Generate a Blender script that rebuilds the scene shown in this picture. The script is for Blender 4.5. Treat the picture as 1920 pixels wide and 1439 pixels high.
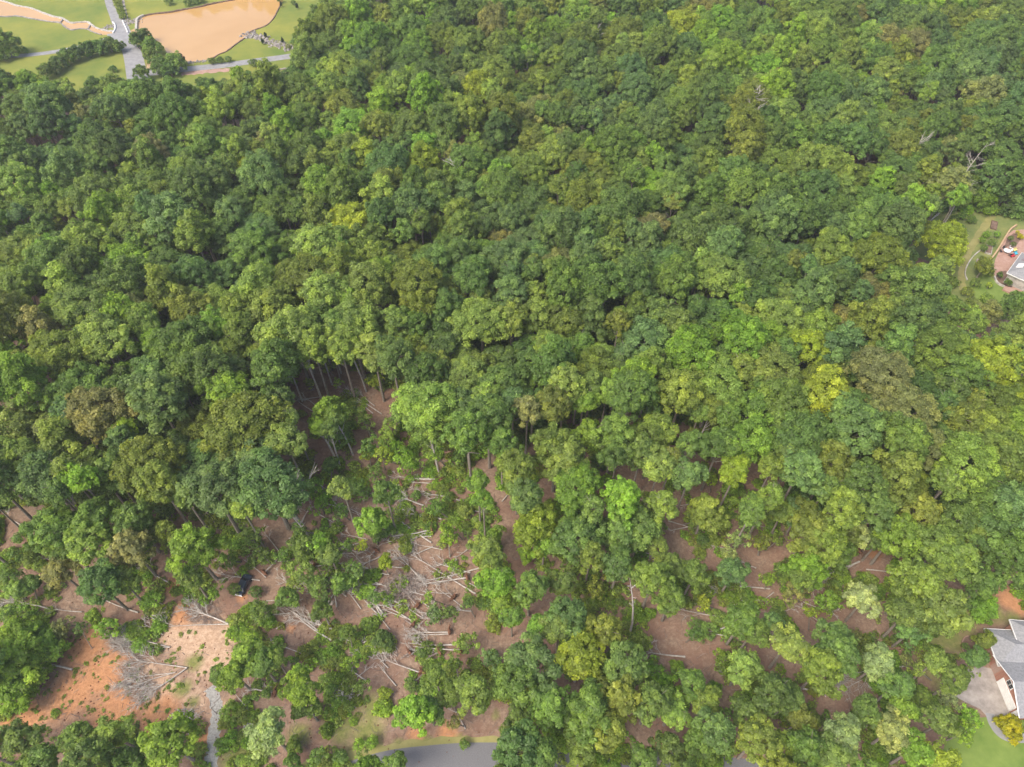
import bpy, bmesh, math, random
import numpy as np
from mathutils import Vector, Matrix

for o in list(bpy.data.objects):
    bpy.data.objects.remove(o)
rnd = random.Random(7)
rng = np.random.default_rng(7)
S = bpy.context.scene
COL = S.collection

# ------------------------------------------------------------------ camera, light, exposure
CAM_H = 135.0
PITCH = math.radians(50)          # below the horizon
FPX = 1333.0                      # focal length in photograph pixels (1920 wide)
cam = bpy.data.cameras.new('camera')
cam.sensor_width = 36.0
cam.lens = 36.0 * FPX / 1920
cam.clip_start = 1.0
cam.clip_end = 9000
camo = bpy.data.objects.new('camera', cam)
camo.location = (0, 0, CAM_H)
camo.rotation_euler = (math.pi / 2 - PITCH, 0, 0)
COL.objects.link(camo)
S.camera = camo

world = bpy.data.worlds.new('World')
S.world = world
world.use_nodes = True
wn = world.node_tree.nodes
sky = wn.new('ShaderNodeTexSky')
sky.sky_type = 'NISHITA'
sky.sun_disc = False
SUN_EL, SUN_AZ = math.radians(54), math.radians(-128)   # azimuth from +Y, negative = to the left
sky.sun_elevation = SUN_EL
sky.sun_rotation = SUN_AZ
sky.air_density = 1.0
sky.dust_density = 5.0
sky.ozone_density = 0.6
world.node_tree.links.new(sky.outputs[0], wn['Background'].inputs[0])
wn['Background'].inputs[1].default_value = 0.15

sun = bpy.data.lights.new('sun', 'SUN')
sun.energy = 1.35
sun.angle = math.radians(22)
sun.color = (1.0, 0.93, 0.82)
suno = bpy.data.objects.new('sun', sun)
sd = Vector((math.sin(SUN_AZ) * math.cos(SUN_EL), math.cos(SUN_AZ) * math.cos(SUN_EL), math.sin(SUN_EL)))
suno.rotation_euler = sd.to_track_quat('Z', 'Y').to_euler()
suno.location = (0, 0, 300)
COL.objects.link(suno)
S.view_settings.view_transform = 'Standard'
S.view_settings.look = 'None'
S.view_settings.exposure = 0.82
S.view_settings.gamma = 1.0
S.view_settings.use_curve_mapping = False

HAZE = 0.00024

# ------------------------------------------------------------------ geometry helpers
cp, sp = math.cos(PITCH), math.sin(PITCH)


def W(px, py, z=0.0):
    """world point at height z where the photograph shows (px, py)"""
    dx, dy = (px - 960) / FPX, -(py - 719.5) / FPX
    d = Vector((dx, cp + dy * sp, -sp + dy * cp))
    t = (z - CAM_H) / d.z
    return Vector((d.x * t, d.y * t, z))


def PX(p):
    x, y, z = p[0], p[1], p[2] - CAM_H
    depth = y * cp - z * sp
    up = y * sp + z * cp
    return 960 + FPX * x / depth, 719.5 - FPX * up / depth, FPX / depth


def hide_props(o, label=None, cat=None, group=None, kind=None):
    if label: o['label'] = label
    if cat: o['category'] = cat
    if group: o['group'] = group
    if kind: o['kind'] = kind
    return o


def mesh(name, v, f, mats):
    me = bpy.data.meshes.new(name)
    me.from_pydata([tuple(p) for p in v], [], f)
    for m in (mats if isinstance(mats, (list, tuple)) else [mats]):
        me.materials.append(m)
    return me


def link(name, me, parent=None, loc=None, rot=None, scale=None):
    o = bpy.data.objects.new(name, me)
    if parent: o.parent = parent
    if loc is not None: o.location = loc
    if rot is not None: o.rotation_euler = rot
    if scale is not None: o.scale = scale
    COL.objects.link(o)
    return o


def empty(name, loc=(0, 0, 0), rz=0):
    o = bpy.data.objects.new(name, None)
    o.location = loc
    o.rotation_euler = (0, 0, rz)
    o.empty_display_size = 0.5
    COL.objects.link(o)
    return o


class MB:
    def __init__(s):
        s.v, s.f = [], []

    def add(s, v, f):
        n = len(s.v)
        s.v += [tuple(p) for p in v]
        s.f += [tuple(i + n for i in q) for q in f]

    def box(s, c, size, rz=0.0, M=None):
        hx, hy, hz = size[0] / 2, size[1] / 2, size[2] / 2
        R = M or Matrix.Rotation(rz, 3, 'Z')
        vs = [Vector(c) + R @ Vector((x * hx, y * hy, z * hz)) for x in (-1, 1) for y in (-1, 1) for z in (-1, 1)]
        s.add(vs, [(0, 1, 3, 2), (4, 6, 7, 5), (0, 4, 5, 1), (2, 3, 7, 6), (0, 2, 6, 4), (1, 5, 7, 3)])

    def tube(s, pts, rad, n=6):
        pts = [Vector(p) for p in pts]
        rings = []
        for i, p in enumerate(pts):
            d = (pts[min(i + 1, len(pts) - 1)] - pts[max(i - 1, 0)])
            if d.length < 1e-6: d = Vector((0, 0, 1))
            d.normalize()
            a = d.cross(Vector((0.31, 0.2, 0.93)))
            if a.length < 0.05: a = d.cross(Vector((1, 0, 0)))
            a.normalize()
            b = d.cross(a)
            r = rad[i] if isinstance(rad, (list, tuple)) else rad
            rings.append([p + a * r * math.cos(k * 2 * math.pi / n) + b * r * math.sin(k * 2 * math.pi / n) for k in range(n)])
        f = []
        for i in range(len(pts) - 1):
            for k in range(n):
                f.append((i * n + k, i * n + (k + 1) % n, (i + 1) * n + (k + 1) % n, (i + 1) * n + k))
        f.append(tuple(range(n - 1, -1, -1)))
        f.append(tuple((len(pts) - 1) * n + k for k in range(n)))
        s.add([p for r in rings for p in r], f)

    def build(s, name, mat, parent=None, loc=None, **k):
        return link(name, mesh(name, s.v, s.f, mat), parent, loc, **k)


# ------------------------------------------------------------------ materials
def newmat(name):
    m = bpy.data.materials.new(name)
    m.use_nodes = True
    nt = m.node_tree
    return m, nt, nt.nodes['Principled BSDF']


def noise(nt, scale, detail=6, rough=0.6, obj=True):
    tc = nt.nodes.new('ShaderNodeTexCoord')
    n = nt.nodes.new('ShaderNodeTexNoise')
    n.inputs['Scale'].default_value = scale
    n.inputs['Detail'].default_value = detail
    n.inputs['Roughness'].default_value = rough
    nt.links.new(tc.outputs['Object'], n.inputs['Vector'])
    return n


def ramp(nt, src, stops):
    r = nt.nodes.new('ShaderNodeValToRGB')
    e = r.color_ramp.elements
    while len(e) < len(stops): e.new(0.5)
    for i, (p, c) in enumerate(stops):
        e[i].position = p
        e[i].color = (c[0], c[1], c[2], 1)
    nt.links.new(src, r.inputs[0])
    return r.outputs[0]


def mixc(nt, fac, a, b, mode='MIX'):
    m = nt.nodes.new('ShaderNodeMix')
    m.data_type = 'RGBA'
    m.blend_type = mode
    for sock, val in ((m.inputs[0], fac), (m.inputs[6], a), (m.inputs[7], b)):
        if hasattr(val, 'links') or hasattr(val, 'is_linked'):
            nt.links.new(val, sock)
        elif isinstance(val, (int, float)):
            sock.default_value = val
        else:
            sock.default_value = (val[0], val[1], val[2], 1)
    return m.outputs[2]


def math_(nt, op, a, b=0.0, clamp=False):
    m = nt.nodes.new('ShaderNodeMath')
    m.operation = op
    m.use_clamp = clamp
    for sock, val in ((m.inputs[0], a), (m.inputs[1], b)):
        if isinstance(val, (int, float)): sock.default_value = val
        else: nt.links.new(val, sock)
    return m.outputs[0]


def attr(nt, name, typ='GEOMETRY'):
    a = nt.nodes.new('ShaderNodeAttribute')
    a.attribute_type = typ
    a.attribute_name = name
    return a


def bump(nt, bsdf, h, strength=0.4, dist=0.1):
    b = nt.nodes.new('ShaderNodeBump')
    b.inputs['Strength'].default_value = strength
    b.inputs['Distance'].default_value = dist
    nt.links.new(h, b.inputs['Height'])
    nt.links.new(b.outputs[0], bsdf.inputs['Normal'])


def simple(name, c1, c2, scale=3.0, rough=0.85, bstr=0.3, bdist=0.05, detail=8, spec=0.3, scale2=None):
    m, nt, b = newmat(name)
    n = noise(nt, scale, detail, 0.65)
    col = ramp(nt, n.outputs[0], [(0.32, c1), (0.68, c2)])
    if scale2:
        n2 = noise(nt, scale2, 3)
        col = mixc(nt, math_(nt, 'MULTIPLY', n2.outputs[0], 0.9), col, [x * 0.55 for x in c1], 'MIX')
    nt.links.new(col, b.inputs['Base Color'])
    b.inputs['Roughness'].default_value = rough
    b.inputs['Specular IOR Level'].default_value = spec
    if bstr: bump(nt, b, n.outputs[0], bstr, bdist)
    return m


# foliage: a tint held by each tree, leaf-to-leaf variation held by the leaves
def leaf_material():
    m, nt, b = newmat('leaves')
    out = nt.nodes['Material Output']
    tint = attr(nt, 'tint', 'INSTANCER')
    lv = attr(nt, 'leafvar')
    cl = attr(nt, 'clumpvar')
    f = math_(nt, 'ADD', math_(nt, 'MULTIPLY', lv.outputs['Fac'], 0.6), 0.7)
    f = math_(nt, 'MULTIPLY', f, math_(nt, 'ADD', math_(nt, 'MULTIPLY', cl.outputs['Fac'], 0.5), 0.75))
    vm = nt.nodes.new('ShaderNodeVectorMath')
    vm.operation = 'SCALE'
    nt.links.new(tint.outputs['Vector'], vm.inputs[0])
    nt.links.new(f, vm.inputs['Scale'])
    yel = nt.nodes.new('ShaderNodeVectorMath')
    yel.operation = 'MULTIPLY'
    yel.inputs[1].default_value = (1.2, 1.08, 0.85)
    nt.links.new(vm.outputs[0], yel.inputs[0])
    col = mixc(nt, math_(nt, 'MULTIPLY', math_(nt, 'SUBTRACT', cl.outputs['Fac'], 0.45, True), 1.6, True), vm.outputs[0], yel.outputs[0])
    nt.links.new(col, b.inputs['Base Color'])
    b.inputs['Roughness'].default_value = 0.5
    b.inputs['Specular IOR Level'].default_value = 0.35
    tr = nt.nodes.new('ShaderNodeBsdfTranslucent')
    tc = nt.nodes.new('ShaderNodeVectorMath')
    tc.operation = 'MULTIPLY'
    tc.inputs[1].default_value = (1.5, 1.5, 0.7)
    nt.links.new(col, tc.inputs[0])
    nt.links.new(tc.outputs[0], tr.inputs[0])
    mx = nt.nodes.new('ShaderNodeMixShader')
    mx.inputs[0].default_value = 0.42
    nt.links.new(b.outputs[0], mx.inputs[1])
    nt.links.new(tr.outputs[0], mx.inputs[2])
    nt.links.new(mx.outputs[0], out.inputs[0])
    return m


M = {}
M['leaf'] = leaf_material()
M['bark'] = simple('bark', (.15, .125, .10), (.34, .30, .25), 2.5, .9, .4, .04)
M['dead'] = simple('bleached_wood', (.30, .27, .24), (.58, .535, .48), 1.6, .85, .3, .03)
M['twig'] = simple('brush_wood', (.17, .13, .11), (.36, .31, .27), .8, .9, 0)
M['root'] = simple('clay_roots', (.10, .05, .032), (.27, .13, .075), 2.0, .95, .8, .2)
M['asphalt'] = simple('asphalt', (.13, .13, .135), (.19, .19, .20), 6, .9, .2, .02)
M['drive'] = simple('weathered_drive', (.22, .22, .225), (.34, .34, .345), .45, .9, .1, .02)
M['concrete'] = simple('concrete', (.21, .185, .165), (.42, .38, .345), .5, .85, .1, .02)
M['gravel'] = simple('gravel_stones', (.22, .215, .20), (.44, .43, .40), 3.0, .95, .6, .08)
M['grass'] = simple('lawn_grass', (.12, .18, .035), (.27, .27, .05), .05, .95, .2, .05)
M['grass2'] = simple('yard_grass', (.12, .19, .035), (.20, .27, .06), .3, .95, .2, .05)
M['gardengrass'] = simple('garden_grass', (.11, .16, .05), (.24, .25, .08), .25, .95, .3, .1)
M['track'] = simple('dry_mown_grass', (.20, .20, .065), (.33, .30, .12), .3, .95, .3, .1)
M['stone'] = simple('edging_stone', (.30, .28, .25), (.58, .55, .50), 1.0, .9, .5, .1)
M['rock'] = simple('grey_rock', (.16, .14, .13), (.42, .39, .36), .7, .9, .4, .1)
M['white'] = simple('white_paint', (.74, .74, .73), (.82, .82, .80), 1, .5, 0)
M['patio'] = simple('patio_pavers', (.34, .20, .15), (.46, .31, .25), .7, .9, .2, .03)
M['mulch'] = simple('bed_mulch', (.11, .07, .05), (.25, .17, .13), 1.0, .95, .5, .1)
M['tan'] = simple('tan_timber', (.42, .28, .16), (.58, .42, .27), 2, .85, .1)
M['roof'] = simple('grey_shingles', (.20, .205, .215), (.33, .335, .345), 2.6, .85, .3, .02)
M['roof_purple'] = simple('brown_shingles', (.20, .15, .17), (.32, .26, .28), 1.2, .85, .3, .02)
M['glass'] = simple('window_glass', (.02, .025, .03), (.03, .035, .04), 1, .08, 0, spec=.6)
M['carpaint'] = simple('dark_car_paint', (.02, .03, .045), (.03, .04, .06), 1, .25, 0, spec=.6)
M['rubber'] = simple('rubber', (.02, .02, .02), (.03, .03, .03), 1, .8, 0)
M['red'] = simple('red_fabric', (.5, .03, .04), (.6, .05, .06), 1, .7, 0)
M['cyan'] = simple('cyan_plastic', (.05, .45, .6), (.08, .55, .7), 1, .4, 0)
M['cream'] = simple('cream_fabric', (.7, .6, .2), (.8, .7, .3), 1, .7, 0)
M['black'] = simple('black_metal', (.03, .03, .03), (.05, .05, .05), 1, .5, 0)


def brick_mat():
    m, nt, b = newmat('red_brick')
    tc = nt.nodes.new('ShaderNodeTexCoord')
    br = nt.nodes.new('ShaderNodeTexBrick')
    br.inputs['Scale'].default_value = 1.0
    br.inputs['Brick Width'].default_value = .22
    br.inputs['Row Height'].default_value = .075
    br.inputs['Mortar Size'].default_value = .01
    br.inputs['Color1'].default_value = (.30, .10, .055, 1)
    br.inputs['Color2'].default_value = (.40, .16, .09, 1)
    br.inputs['Mortar'].default_value = (.4, .34, .3, 1)
    nt.links.new(tc.outputs['Object'], br.inputs[0])
    nt.links.new(br.outputs[0], b.inputs['Base Color'])
    b.inputs['Roughness'].default_value = .9
    return m


M['brick'] = brick_mat()


def water_mat():
    m, nt, b = newmat('muddy_water')
    n = noise(nt, .03, 3)
    col = ramp(nt, n.outputs[0], [(0.3, (.50, .295, .105)), (0.7, (.57, .35, .145))])
    nt.links.new(col, b.inputs['Base Color'])
    b.inputs['Roughness'].default_value = .06
    b.inputs['Specular IOR Level'].default_value = .9
    n2 = noise(nt, 1.2, 3)
    bump(nt, b, n2.outputs[0], .04, .02)
    return m


M['water'] = water_mat()


def ground_mat():
    m, nt, b = newmat('forest_floor')
    n1 = noise(nt, .12, 8, .7)
    n2 = noise(nt, 1.3, 8, .75)
    n3 = noise(nt, .35, 8, .75)
    base = ramp(nt, n2.outputs[0], [(0.3, (.165, .108, .076)), (0.5, (.285, .200, .142)), (0.72, (.45, .345, .26))])
    base = mixc(nt, ramp(nt, n1.outputs[0], [(0.38, (0, 0, 0)), (0.62, (.8, .8, .8))]), base, (.22, .125, .088))

    def layer(base, name, col, soft=0.35):
        a = attr(nt, name).outputs['Fac']
        f = math_(nt, 'ADD', a, math_(nt, 'MULTIPLY', math_(nt, 'SUBTRACT', n3.outputs[0], .5), 1.1))
        f = math_(nt, 'MULTIPLY', math_(nt, 'SUBTRACT', f, soft), 1.7, True)
        f = math_(nt, 'MULTIPLY', f, math_(nt, 'GREATER_THAN', a, 0.01))
        return mixc(nt, f, base, col)
    pale = ramp(nt, n2.outputs[0], [(0.35, (.38, .24, .15)), (0.65, (.62, .45, .32))])
    orange = ramp(nt, n2.outputs[0], [(0.33, (.36, .17, .08)), (0.65, (.58, .30, .15))])
    grass = ramp(nt, n2.outputs[0], [(0.3, (.12, .15, .04)), (0.6, (.25, .25, .08)), (.75, (.33, .27, .14))])
    base = layer(base, 'pale', pale)
    base = layer(base, 'orange', orange)
    base = layer(base, 'grass', grass, .4)
    nt.links.new(base, b.inputs['Base Color'])
    b.inputs['Roughness'].default_value = .95
    b.inputs['Specular IOR Level'].default_value = .2
    bump(nt, b, n2.outputs[0], .7, .25)
    return m


M['ground'] = ground_mat()

# ------------------------------------------------------------------ ground sheet
ORANGE = [(160, 1215, 50), (190, 1262, 62), (130, 1305, 62), (215, 1335, 66), (300, 1345, 55), (60, 1345, 38), (385, 1395, 34), (330, 1100, 26),
          (345, 1150, 32), (830, 911, 13), (1890, 1122, 30), (1908, 1142, 18), (1765, 402, 14), (1640, 1035, 20), (780, 1378, 22), (840, 1376, 25), (10, 1350, 25),
          (100, 1055, 16), (455, 1120, 14), (1450, 1330, 12), (1240, 1395, 20), (1720, 1390, 25), (545, 1180, 10), (1720, 1425, 20)]
PALE = [(370, 1200, 62), (405, 1240, 55), (330, 1195, 40), (310, 1300, 48), (355, 1325, 44), (420, 1335, 34), (340, 1160, 30), (430, 1190, 30), (270, 1260, 30),
        (690, 1340, 40)]
GRASS = [(365, 1240, 22), (342, 1292, 22), (362, 1316, 16), (650, 1418, 26), (700, 1408, 24), (745, 1399, 18), (800, 1392, 16), (860, 1388, 14), (600, 1428, 24),
         (440, 1420, 40), (1800, 1160, 44), (1780, 1195, 42), (1750, 1215, 34), (1832, 1140, 34), (1862, 1150, 28), (1740, 1250, 30), (1780, 1290, 40),
         (700, 1330, 40), (480, 1380, 22), (640, 1360, 40), (560, 1380, 30), (1900, 1160, 20), (930, 1340, 12), (690, 1370, 40), (1720, 1200, 20)]


def axis(a, b, step, far):
    core = list(np.arange(a, b + step, step))
    out, d = [], step
    x = b + step
    while x < far:
        d *= 1.5
        x += d
        out.append(x)
    neg, d, x = [], step, a
    while x > -far:
        d *= 1.5
        x -= d
        neg.append(x)
    return np.array(neg[::-1] + core + out)


def build_ground():
    xs = axis(-130, 130, 1.0, 5000)
    ys = axis(10, 175, 1.0, 6000)
    X, Y = np.meshgrid(xs, ys)
    nx, ny = len(xs), len(ys)
    v = np.stack([X.ravel(), Y.ravel(), np.zeros(nx * ny)], 1)
    me = bpy.data.meshes.new('ground')
    idx = np.arange(nx * ny).reshape(ny, nx)
    f = np.stack([idx[:-1, :-1].ravel(), idx[:-1, 1:].ravel(), idx[1:, 1:].ravel(), idx[1:, :-1].ravel()], 1)
    me.from_pydata(v.tolist(), [], f.tolist())
    for name, blobs in (('orange', ORANGE), ('pale', PALE), ('grass', GRASS)):
        a = np.zeros(len(v))
        for px, py, r in blobs:
            c = W(px, py)
            R = r / PX(c)[2]
            d = np.hypot(v[:, 0] - c.x, v[:, 1] - c.y) / R
            a = np.maximum(a, np.clip(1.35 - d * .95, 0, 1))
        at = me.attributes.new(name, 'FLOAT', 'POINT')
        at.data.foreach_set('value', a.astype(np.float32))
    me.materials.append(M['ground'])
    o = link('ground', me)
    hide_props(o, 'reddish brown forest floor with leaf litter and orange bare clay', kind='structure')


build_ground()


def sheet(name, pts, z, mat, label, kind='structure', thick=0.0, cat=None):
    P = [W(x, y, 0) for x, y in pts]
    v = [(p.x, p.y, z) for p in P]
    ar = sum(P[i].x * P[(i + 1) % len(P)].y - P[(i + 1) % len(P)].x * P[i].y for i in range(len(P)))
    f = [tuple(range(len(v))) if ar > 0 else tuple(range(len(v) - 1, -1, -1))]
    me = mesh(name, v, f, mat)
    o = link(name, me)
    hide_props(o, label, cat, None, kind)
    return o


def smooth(pts, n=6):
    out = []
    for i in range(len(pts) - 1):
        p0, p1, p2, p3 = pts[max(i - 1, 0)], pts[i], pts[i + 1], pts[min(i + 2, len(pts) - 1)]
        for k in range(n):
            t = k / n
            out.append(0.5 * ((2 * p1) + (p2 - p0) * t + (2 * p0 - 5 * p1 + 4 * p2 - p3) * t * t + (3 * p1 - p0 - 3 * p2 + p3) * t ** 3))
    out.append(pts[-1])
    return out


def ribbon(name, pts, width, z, mat, label, kind='structure', ragged=0.0, cat=None):
    P = smooth([W(x, y) for x, y in pts])
    v, f = [], []
    for i, p in enumerate(P):
        d = (P[min(i + 1, len(P) - 1)] - P[max(i - 1, 0)]).normalized()
        n = Vector((-d.y, d.x, 0))
        w = width[0] + (width[1] - width[0]) * i / (len(P) - 1) if isinstance(width, tuple) else width
        a, b2 = p + n * (w / 2 + rnd.uniform(-ragged, ragged)), p - n * (w / 2 + rnd.uniform(-ragged, ragged))
        v += [(a.x, a.y, z), (b2.x, b2.y, z)]
        if i: f.append((2 * i - 2, 2 * i - 1, 2 * i + 1, 2 * i))
    o = link(name, mesh(name, v, f, mat))
    return hide_props(o, label, cat, None, kind)


def curb(name, pts, w, h, mat, label, cat, closed=False, rough=0.0, kind=None, group=None):
    """low wall / edging following a line: real cross-section, slightly uneven"""
    P = smooth([W(x, y) for x, y in pts], 5)
    mb = MB()
    v, f = [], []
    for i, p in enumerate(P):
        d = (P[min(i + 1, len(P) - 1)] - P[max(i - 1, 0)]).normalized()
        n = Vector((-d.y, d.x, 0))
        ww, hh = w * (1 + rnd.uniform(-rough, rough)), h * (1 + rnd.uniform(-rough, rough))
        for s, zz in ((1, -.1), (.85, hh), (-.85, hh), (-1, -.1)):
            q = p + n * ww / 2 * s
            v.append((q.x, q.y, zz))
        if i:
            for k in range(3):
                f.append((4 * i - 4 + k, 4 * i - 3 + k, 4 * i + 1 + k, 4 * i + k))
    f += [(3, 2, 1, 0), tuple(4 * (len(P) - 1) + k for k in range(4))]
    mb.add(v, f)
    o = mb.build(name, mat)
    return hide_props(o, label, cat, group, kind)


# --- upper-left estate: lawn, water, drives
sheet('lawn', [(-260, -90), (700, -90), (690, 60), (560, 190), (330, 178), (200, 178), (60, 172), (-260, 150)], .010, M['grass'], 'mown yellow green lawn around the muddy pond and stream')
STREAM = [(-120, -25), (0, 2), (30, 11), (60, 17), (80, 25), (100, 32), (118, 36), (132, 44), (150, 43), (165, 43), (178, 52), (195, 58), (213, 60),
          (213, 66), (190, 66), (172, 60), (165, 56), (150, 55), (133, 57), (120, 50), (113, 44), (90, 41), (60, 36), (30, 31), (0, 32), (-120, 22)]
POND = [(258, 38), (270, 31), (290, 27), (320, 24), (345, 19), (370, 15), (395, 9), (425, 3), (440, 0), (455, -12), (540, -14), (527, 8), (520, 22), (513, 35), (500, 48),
        (480, 56), (470, 61), (462, 70), (445, 82), (425, 97), (410, 103), (400, 110), (375, 115), (360, 118), (350, 118), (335, 116), (318, 112),
        (312, 98), (305, 86), (292, 75), (280, 66), (268, 61), (258, 59)]
sheet('stream', STREAM, .022, M['water'], 'shallow tan stream winding across the lawn')
sheet('pond', POND, .022, M['water'], 'muddy orange brown pond mirroring the trees on its far bank')
sheet('spillway_water', [(241, 60), (256, 52), (258, 62), (244, 64)], .022, M['water'], 'small pool of brown water below the pond wall')
curb('stone_edging', STREAM[:13], .9, .45, M['stone'], 'pale stone edging along the far side of the stream', 'stone edging', rough=.3, group='stone edgings of the stream')
curb('stone_edging', STREAM[14:], .6, .35, M['rock'], 'dark stone edging along the near side of the stream', 'stone edging', rough=.3, group='stone edgings of the stream')
curb('weir', [(119, 37), (113, 44)], .6, .4, M['rock'], 'left one of the two low weirs across the stream', 'weir', group='low weirs across the stream')
curb('weir', [(170, 48), (165, 56)], .6, .4, M['rock'], 'right one of the two low weirs across the stream', 'weir', group='low weirs across the stream')
curb('pond_bank', POND[1:10], .8, .5, M['mulch'], 'thin dark earth bank along the far shore of the pond', 'bank', rough=.3)
curb('pond_bank', POND[11:22], .6, .3, M['mulch'], 'thin dark earth bank along the right shore of the pond', 'bank', rough=.3)
curb('dam_wall', [(270, 31), (260, 36), (257, 42), (256, 60)], 1.0, .8, M['stone'], 'pale low dam wall at the left end of the pond', 'wall')
ribbon('shoulder', [(192, -40), (203, 0), (214, 24), (224, 46)], 2.2, .018, M['concrete'], 'pale shoulder beside the upper driveway')
ribbon('driveway', [(194, -60), (208, 0), (219, 30), (228, 55), (236, 75), (245, 92), (251, 112), (256, 138), (262, 168)], (5.0, 8.0), .030, M['drive'], 'grey paved driveway running down past the pond to a fork')
ribbon('driveway', [(214, 62), (222, 76), (236, 92)], 6.0, .026, M['drive'], 'short flare of the grey driveway at the stream end')
ribbon('driveway', [(252, 128), (266, 133), (285, 137), (320, 134), (350, 130), (410, 124), (470, 116), (537, 107), (600, 98)], 4.4, .034, M['drive'], 'grey lane running right below the pond')
ribbon('driveway', [(-120, 112), (0, 107), (48, 104), (100, 98), (150, 88), (200, 74), (216, 68)], 3.2, .034, M['drive'], 'grey lane running left behind the round shrubs')
ribbon('footpath', [(229, -20), (232, 8), (238, 34)], 1.0, .030, M['concrete'], 'thin pale footpath beside the clipped hedge')
curb('kerb_wall', [(230, 40), (235, 51), (240, 63)], .5, .5, M['white'], 'white kerb wall on the right of the drive by the spillway', 'wall')
curb('kerb_wall', [(212, 43), (216, 48), (216, 56), (212, 63)], .5, .5, M['white'], 'curved white kerb wall closing the end of the stream', 'wall')
ribbon('bare_bank', [(340, 139), (370, 136), (400, 133), (430, 131)], 3.0, .018, M['patio'], 'pinkish bare earth bank below the lane', ragged=.6)
ribbon('bare_bank', [(505, 140), (530, 138), (560, 139)], 3.0, .018, M['tan'], 'tan bare earth patch below the lane', ragged=.6)
curb('stone_edging', [(508, 134), (525, 131), (545, 130)], .6, .5, M['rock'], 'dark stone edging on the tan earth patch below the lane', 'stone edging', rough=.4)


def rocks(name, pts, n, r, label, spread):
    mb = MB()
    P = smooth([W(x, y) for x, y in pts], 8)
    for k in range(n):
        p = P[rnd.randrange(len(P))] + Vector((rnd.gauss(0, spread), rnd.gauss(0, spread), 0))
        s = rnd.uniform(.5, 1.2) * r
        vs = []
        for a in range(6):
            t = a * math.pi / 3
            vs.append(p + Vector((math.cos(t) * s * rnd.uniform(.7, 1.1), math.sin(t) * s * rnd.uniform(.7, 1.1), -.05)))
        for a in range(6):
            q = vs[a]
            vs.append(p + (q - p) * .6 + Vector((0, 0, s * rnd.uniform(.5, .9))))
        mb.add(vs, [(a, (a + 1) % 6, 6 + (a + 1) % 6, 6 + a) for a in range(6)] + [tuple(range(6, 12))])
    o = mb.build(name, M['rock'])
    return hide_props(o, label, 'rocks', None, 'stuff')


rocks('riprap', [(238, 38), (247, 42), (254, 40)], 60, .55, 'grey riprap boulders beside the dam wall', 1.6)
rocks('riprap', [(195, 54), (205, 52), (211, 48)], 50, .5, 'grey riprap boulders at the end of the stream', 1.0)
rocks('creek_rocks', [(466, 66), (480, 70), (500, 77), (520, 84), (540, 91)], 220, .7, 'band of grey creek rocks entering the pond from the right', 1.3)
rocks('shore_rocks', [(352, 118), (370, 117), (390, 114)], 60, .5, 'pinkish grey rocks on the near shore of the pond', .7)
b = MB()
A, B = W(283, 112), W(280, 131)
b.box((A + B) / 2 + Vector((0, 0, .5)), (1.8, (B - A).length, .15), -math.atan2((B - A).x, (B - A).y))
deck = empty('footbridge', (A + B) / 2)
hide_props(deck, 'small tan wooden footbridge beside the lane fork', 'footbridge')
mid = (A + B) / 2
ang = -math.atan2((B - A).x, (B - A).y)
Lb = (B - A).length
R3 = Matrix.Rotation(ang, 3, 'Z')
for k in range(9):
    q = MB(); q.box((0, 0, 0), (1.8, Lb / 9 - .06, .1))
    pos = R3 @ Vector((0, (k - 4) * Lb / 9, .5))
    q.build('plank', M['tan'], deck, pos, rot=(0, 0, ang))
for s in (-1, 1):
    q = MB(); q.box(R3 @ Vector((s * .85, 0, 1.3)), (.1, Lb, .1), ang); q.box(R3 @ Vector((s * .85, 0, .35)), (.12, Lb, .2), ang)
    for t in (-.48, -.16, .16, .48): q.box(R3 @ Vector((s * .85, t * Lb, .8)), (.1, .1, .95), ang)
    q.build('railing', M['tan'], deck)

# --- bottom: road, gravel track, house yard
ribbon('road', [(560, 1500), (700, 1448), (800, 1432), (925, 1426), (1150, 1438), (1350, 1452), (1600, 1480)], 5.6, .012, M['asphalt'], 'dark asphalt road crossing under the trees at the bottom edge')
ribbon('verge', [(560, 1440), (620, 1426), (700, 1409), (760, 1399), (840, 1391), (910, 1388), (1000, 1392)], 1.5, .008, M['track'], 'yellow green grass verge above the asphalt road', ragged=.35)
ribbon('gravel_track', [(392, 1290), (402, 1310), (409, 1335), (403, 1370), (399, 1400), (394, 1439), (390, 1480)], (1.9, 2.1), .012, M['gravel'], 'narrow grey gravel track beside the stacked logs', ragged=.3)
sheet('lawn', [(1790, 1350), (1850, 1345), (1990, 1340), (1990, 1520), (1740, 1520), (1755, 1440)], .008, M['grass2'], 'green lawn in front of the brick house')
sheet('driveway', [(1775, 1262), (1800, 1256), (1840, 1250), (1862, 1255), (1900, 1352), (1868, 1350), (1852, 1346), (1838, 1330), (1812, 1318), (1780, 1300)], .016, M['concrete'], 'stained pale concrete driveway in front of the garage doors')
ribbon('footpath', [(1856, 1338), (1862, 1358), (1876, 1376), (1896, 1384), (1925, 1384), (1960, 1378)], 1.5, .024, M['drive'], 'curved grey footpath around the yellow shrub')
sheet('flower_bed', [(1803, 1200), (1815, 1192), (1835, 1196), (1850, 1215), (1856, 1236), (1838, 1240), (1815, 1228), (1804, 1216)], .012, M['mulch'], 'brown mulched bed beside the brick house')
curb('bed_edging', [(1806, 1222), (1803, 1208), (1808, 1196), (1815, 1193)], .2, .2, M['patio'], 'pink curved edging of the mulched bed', 'edging')

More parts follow.
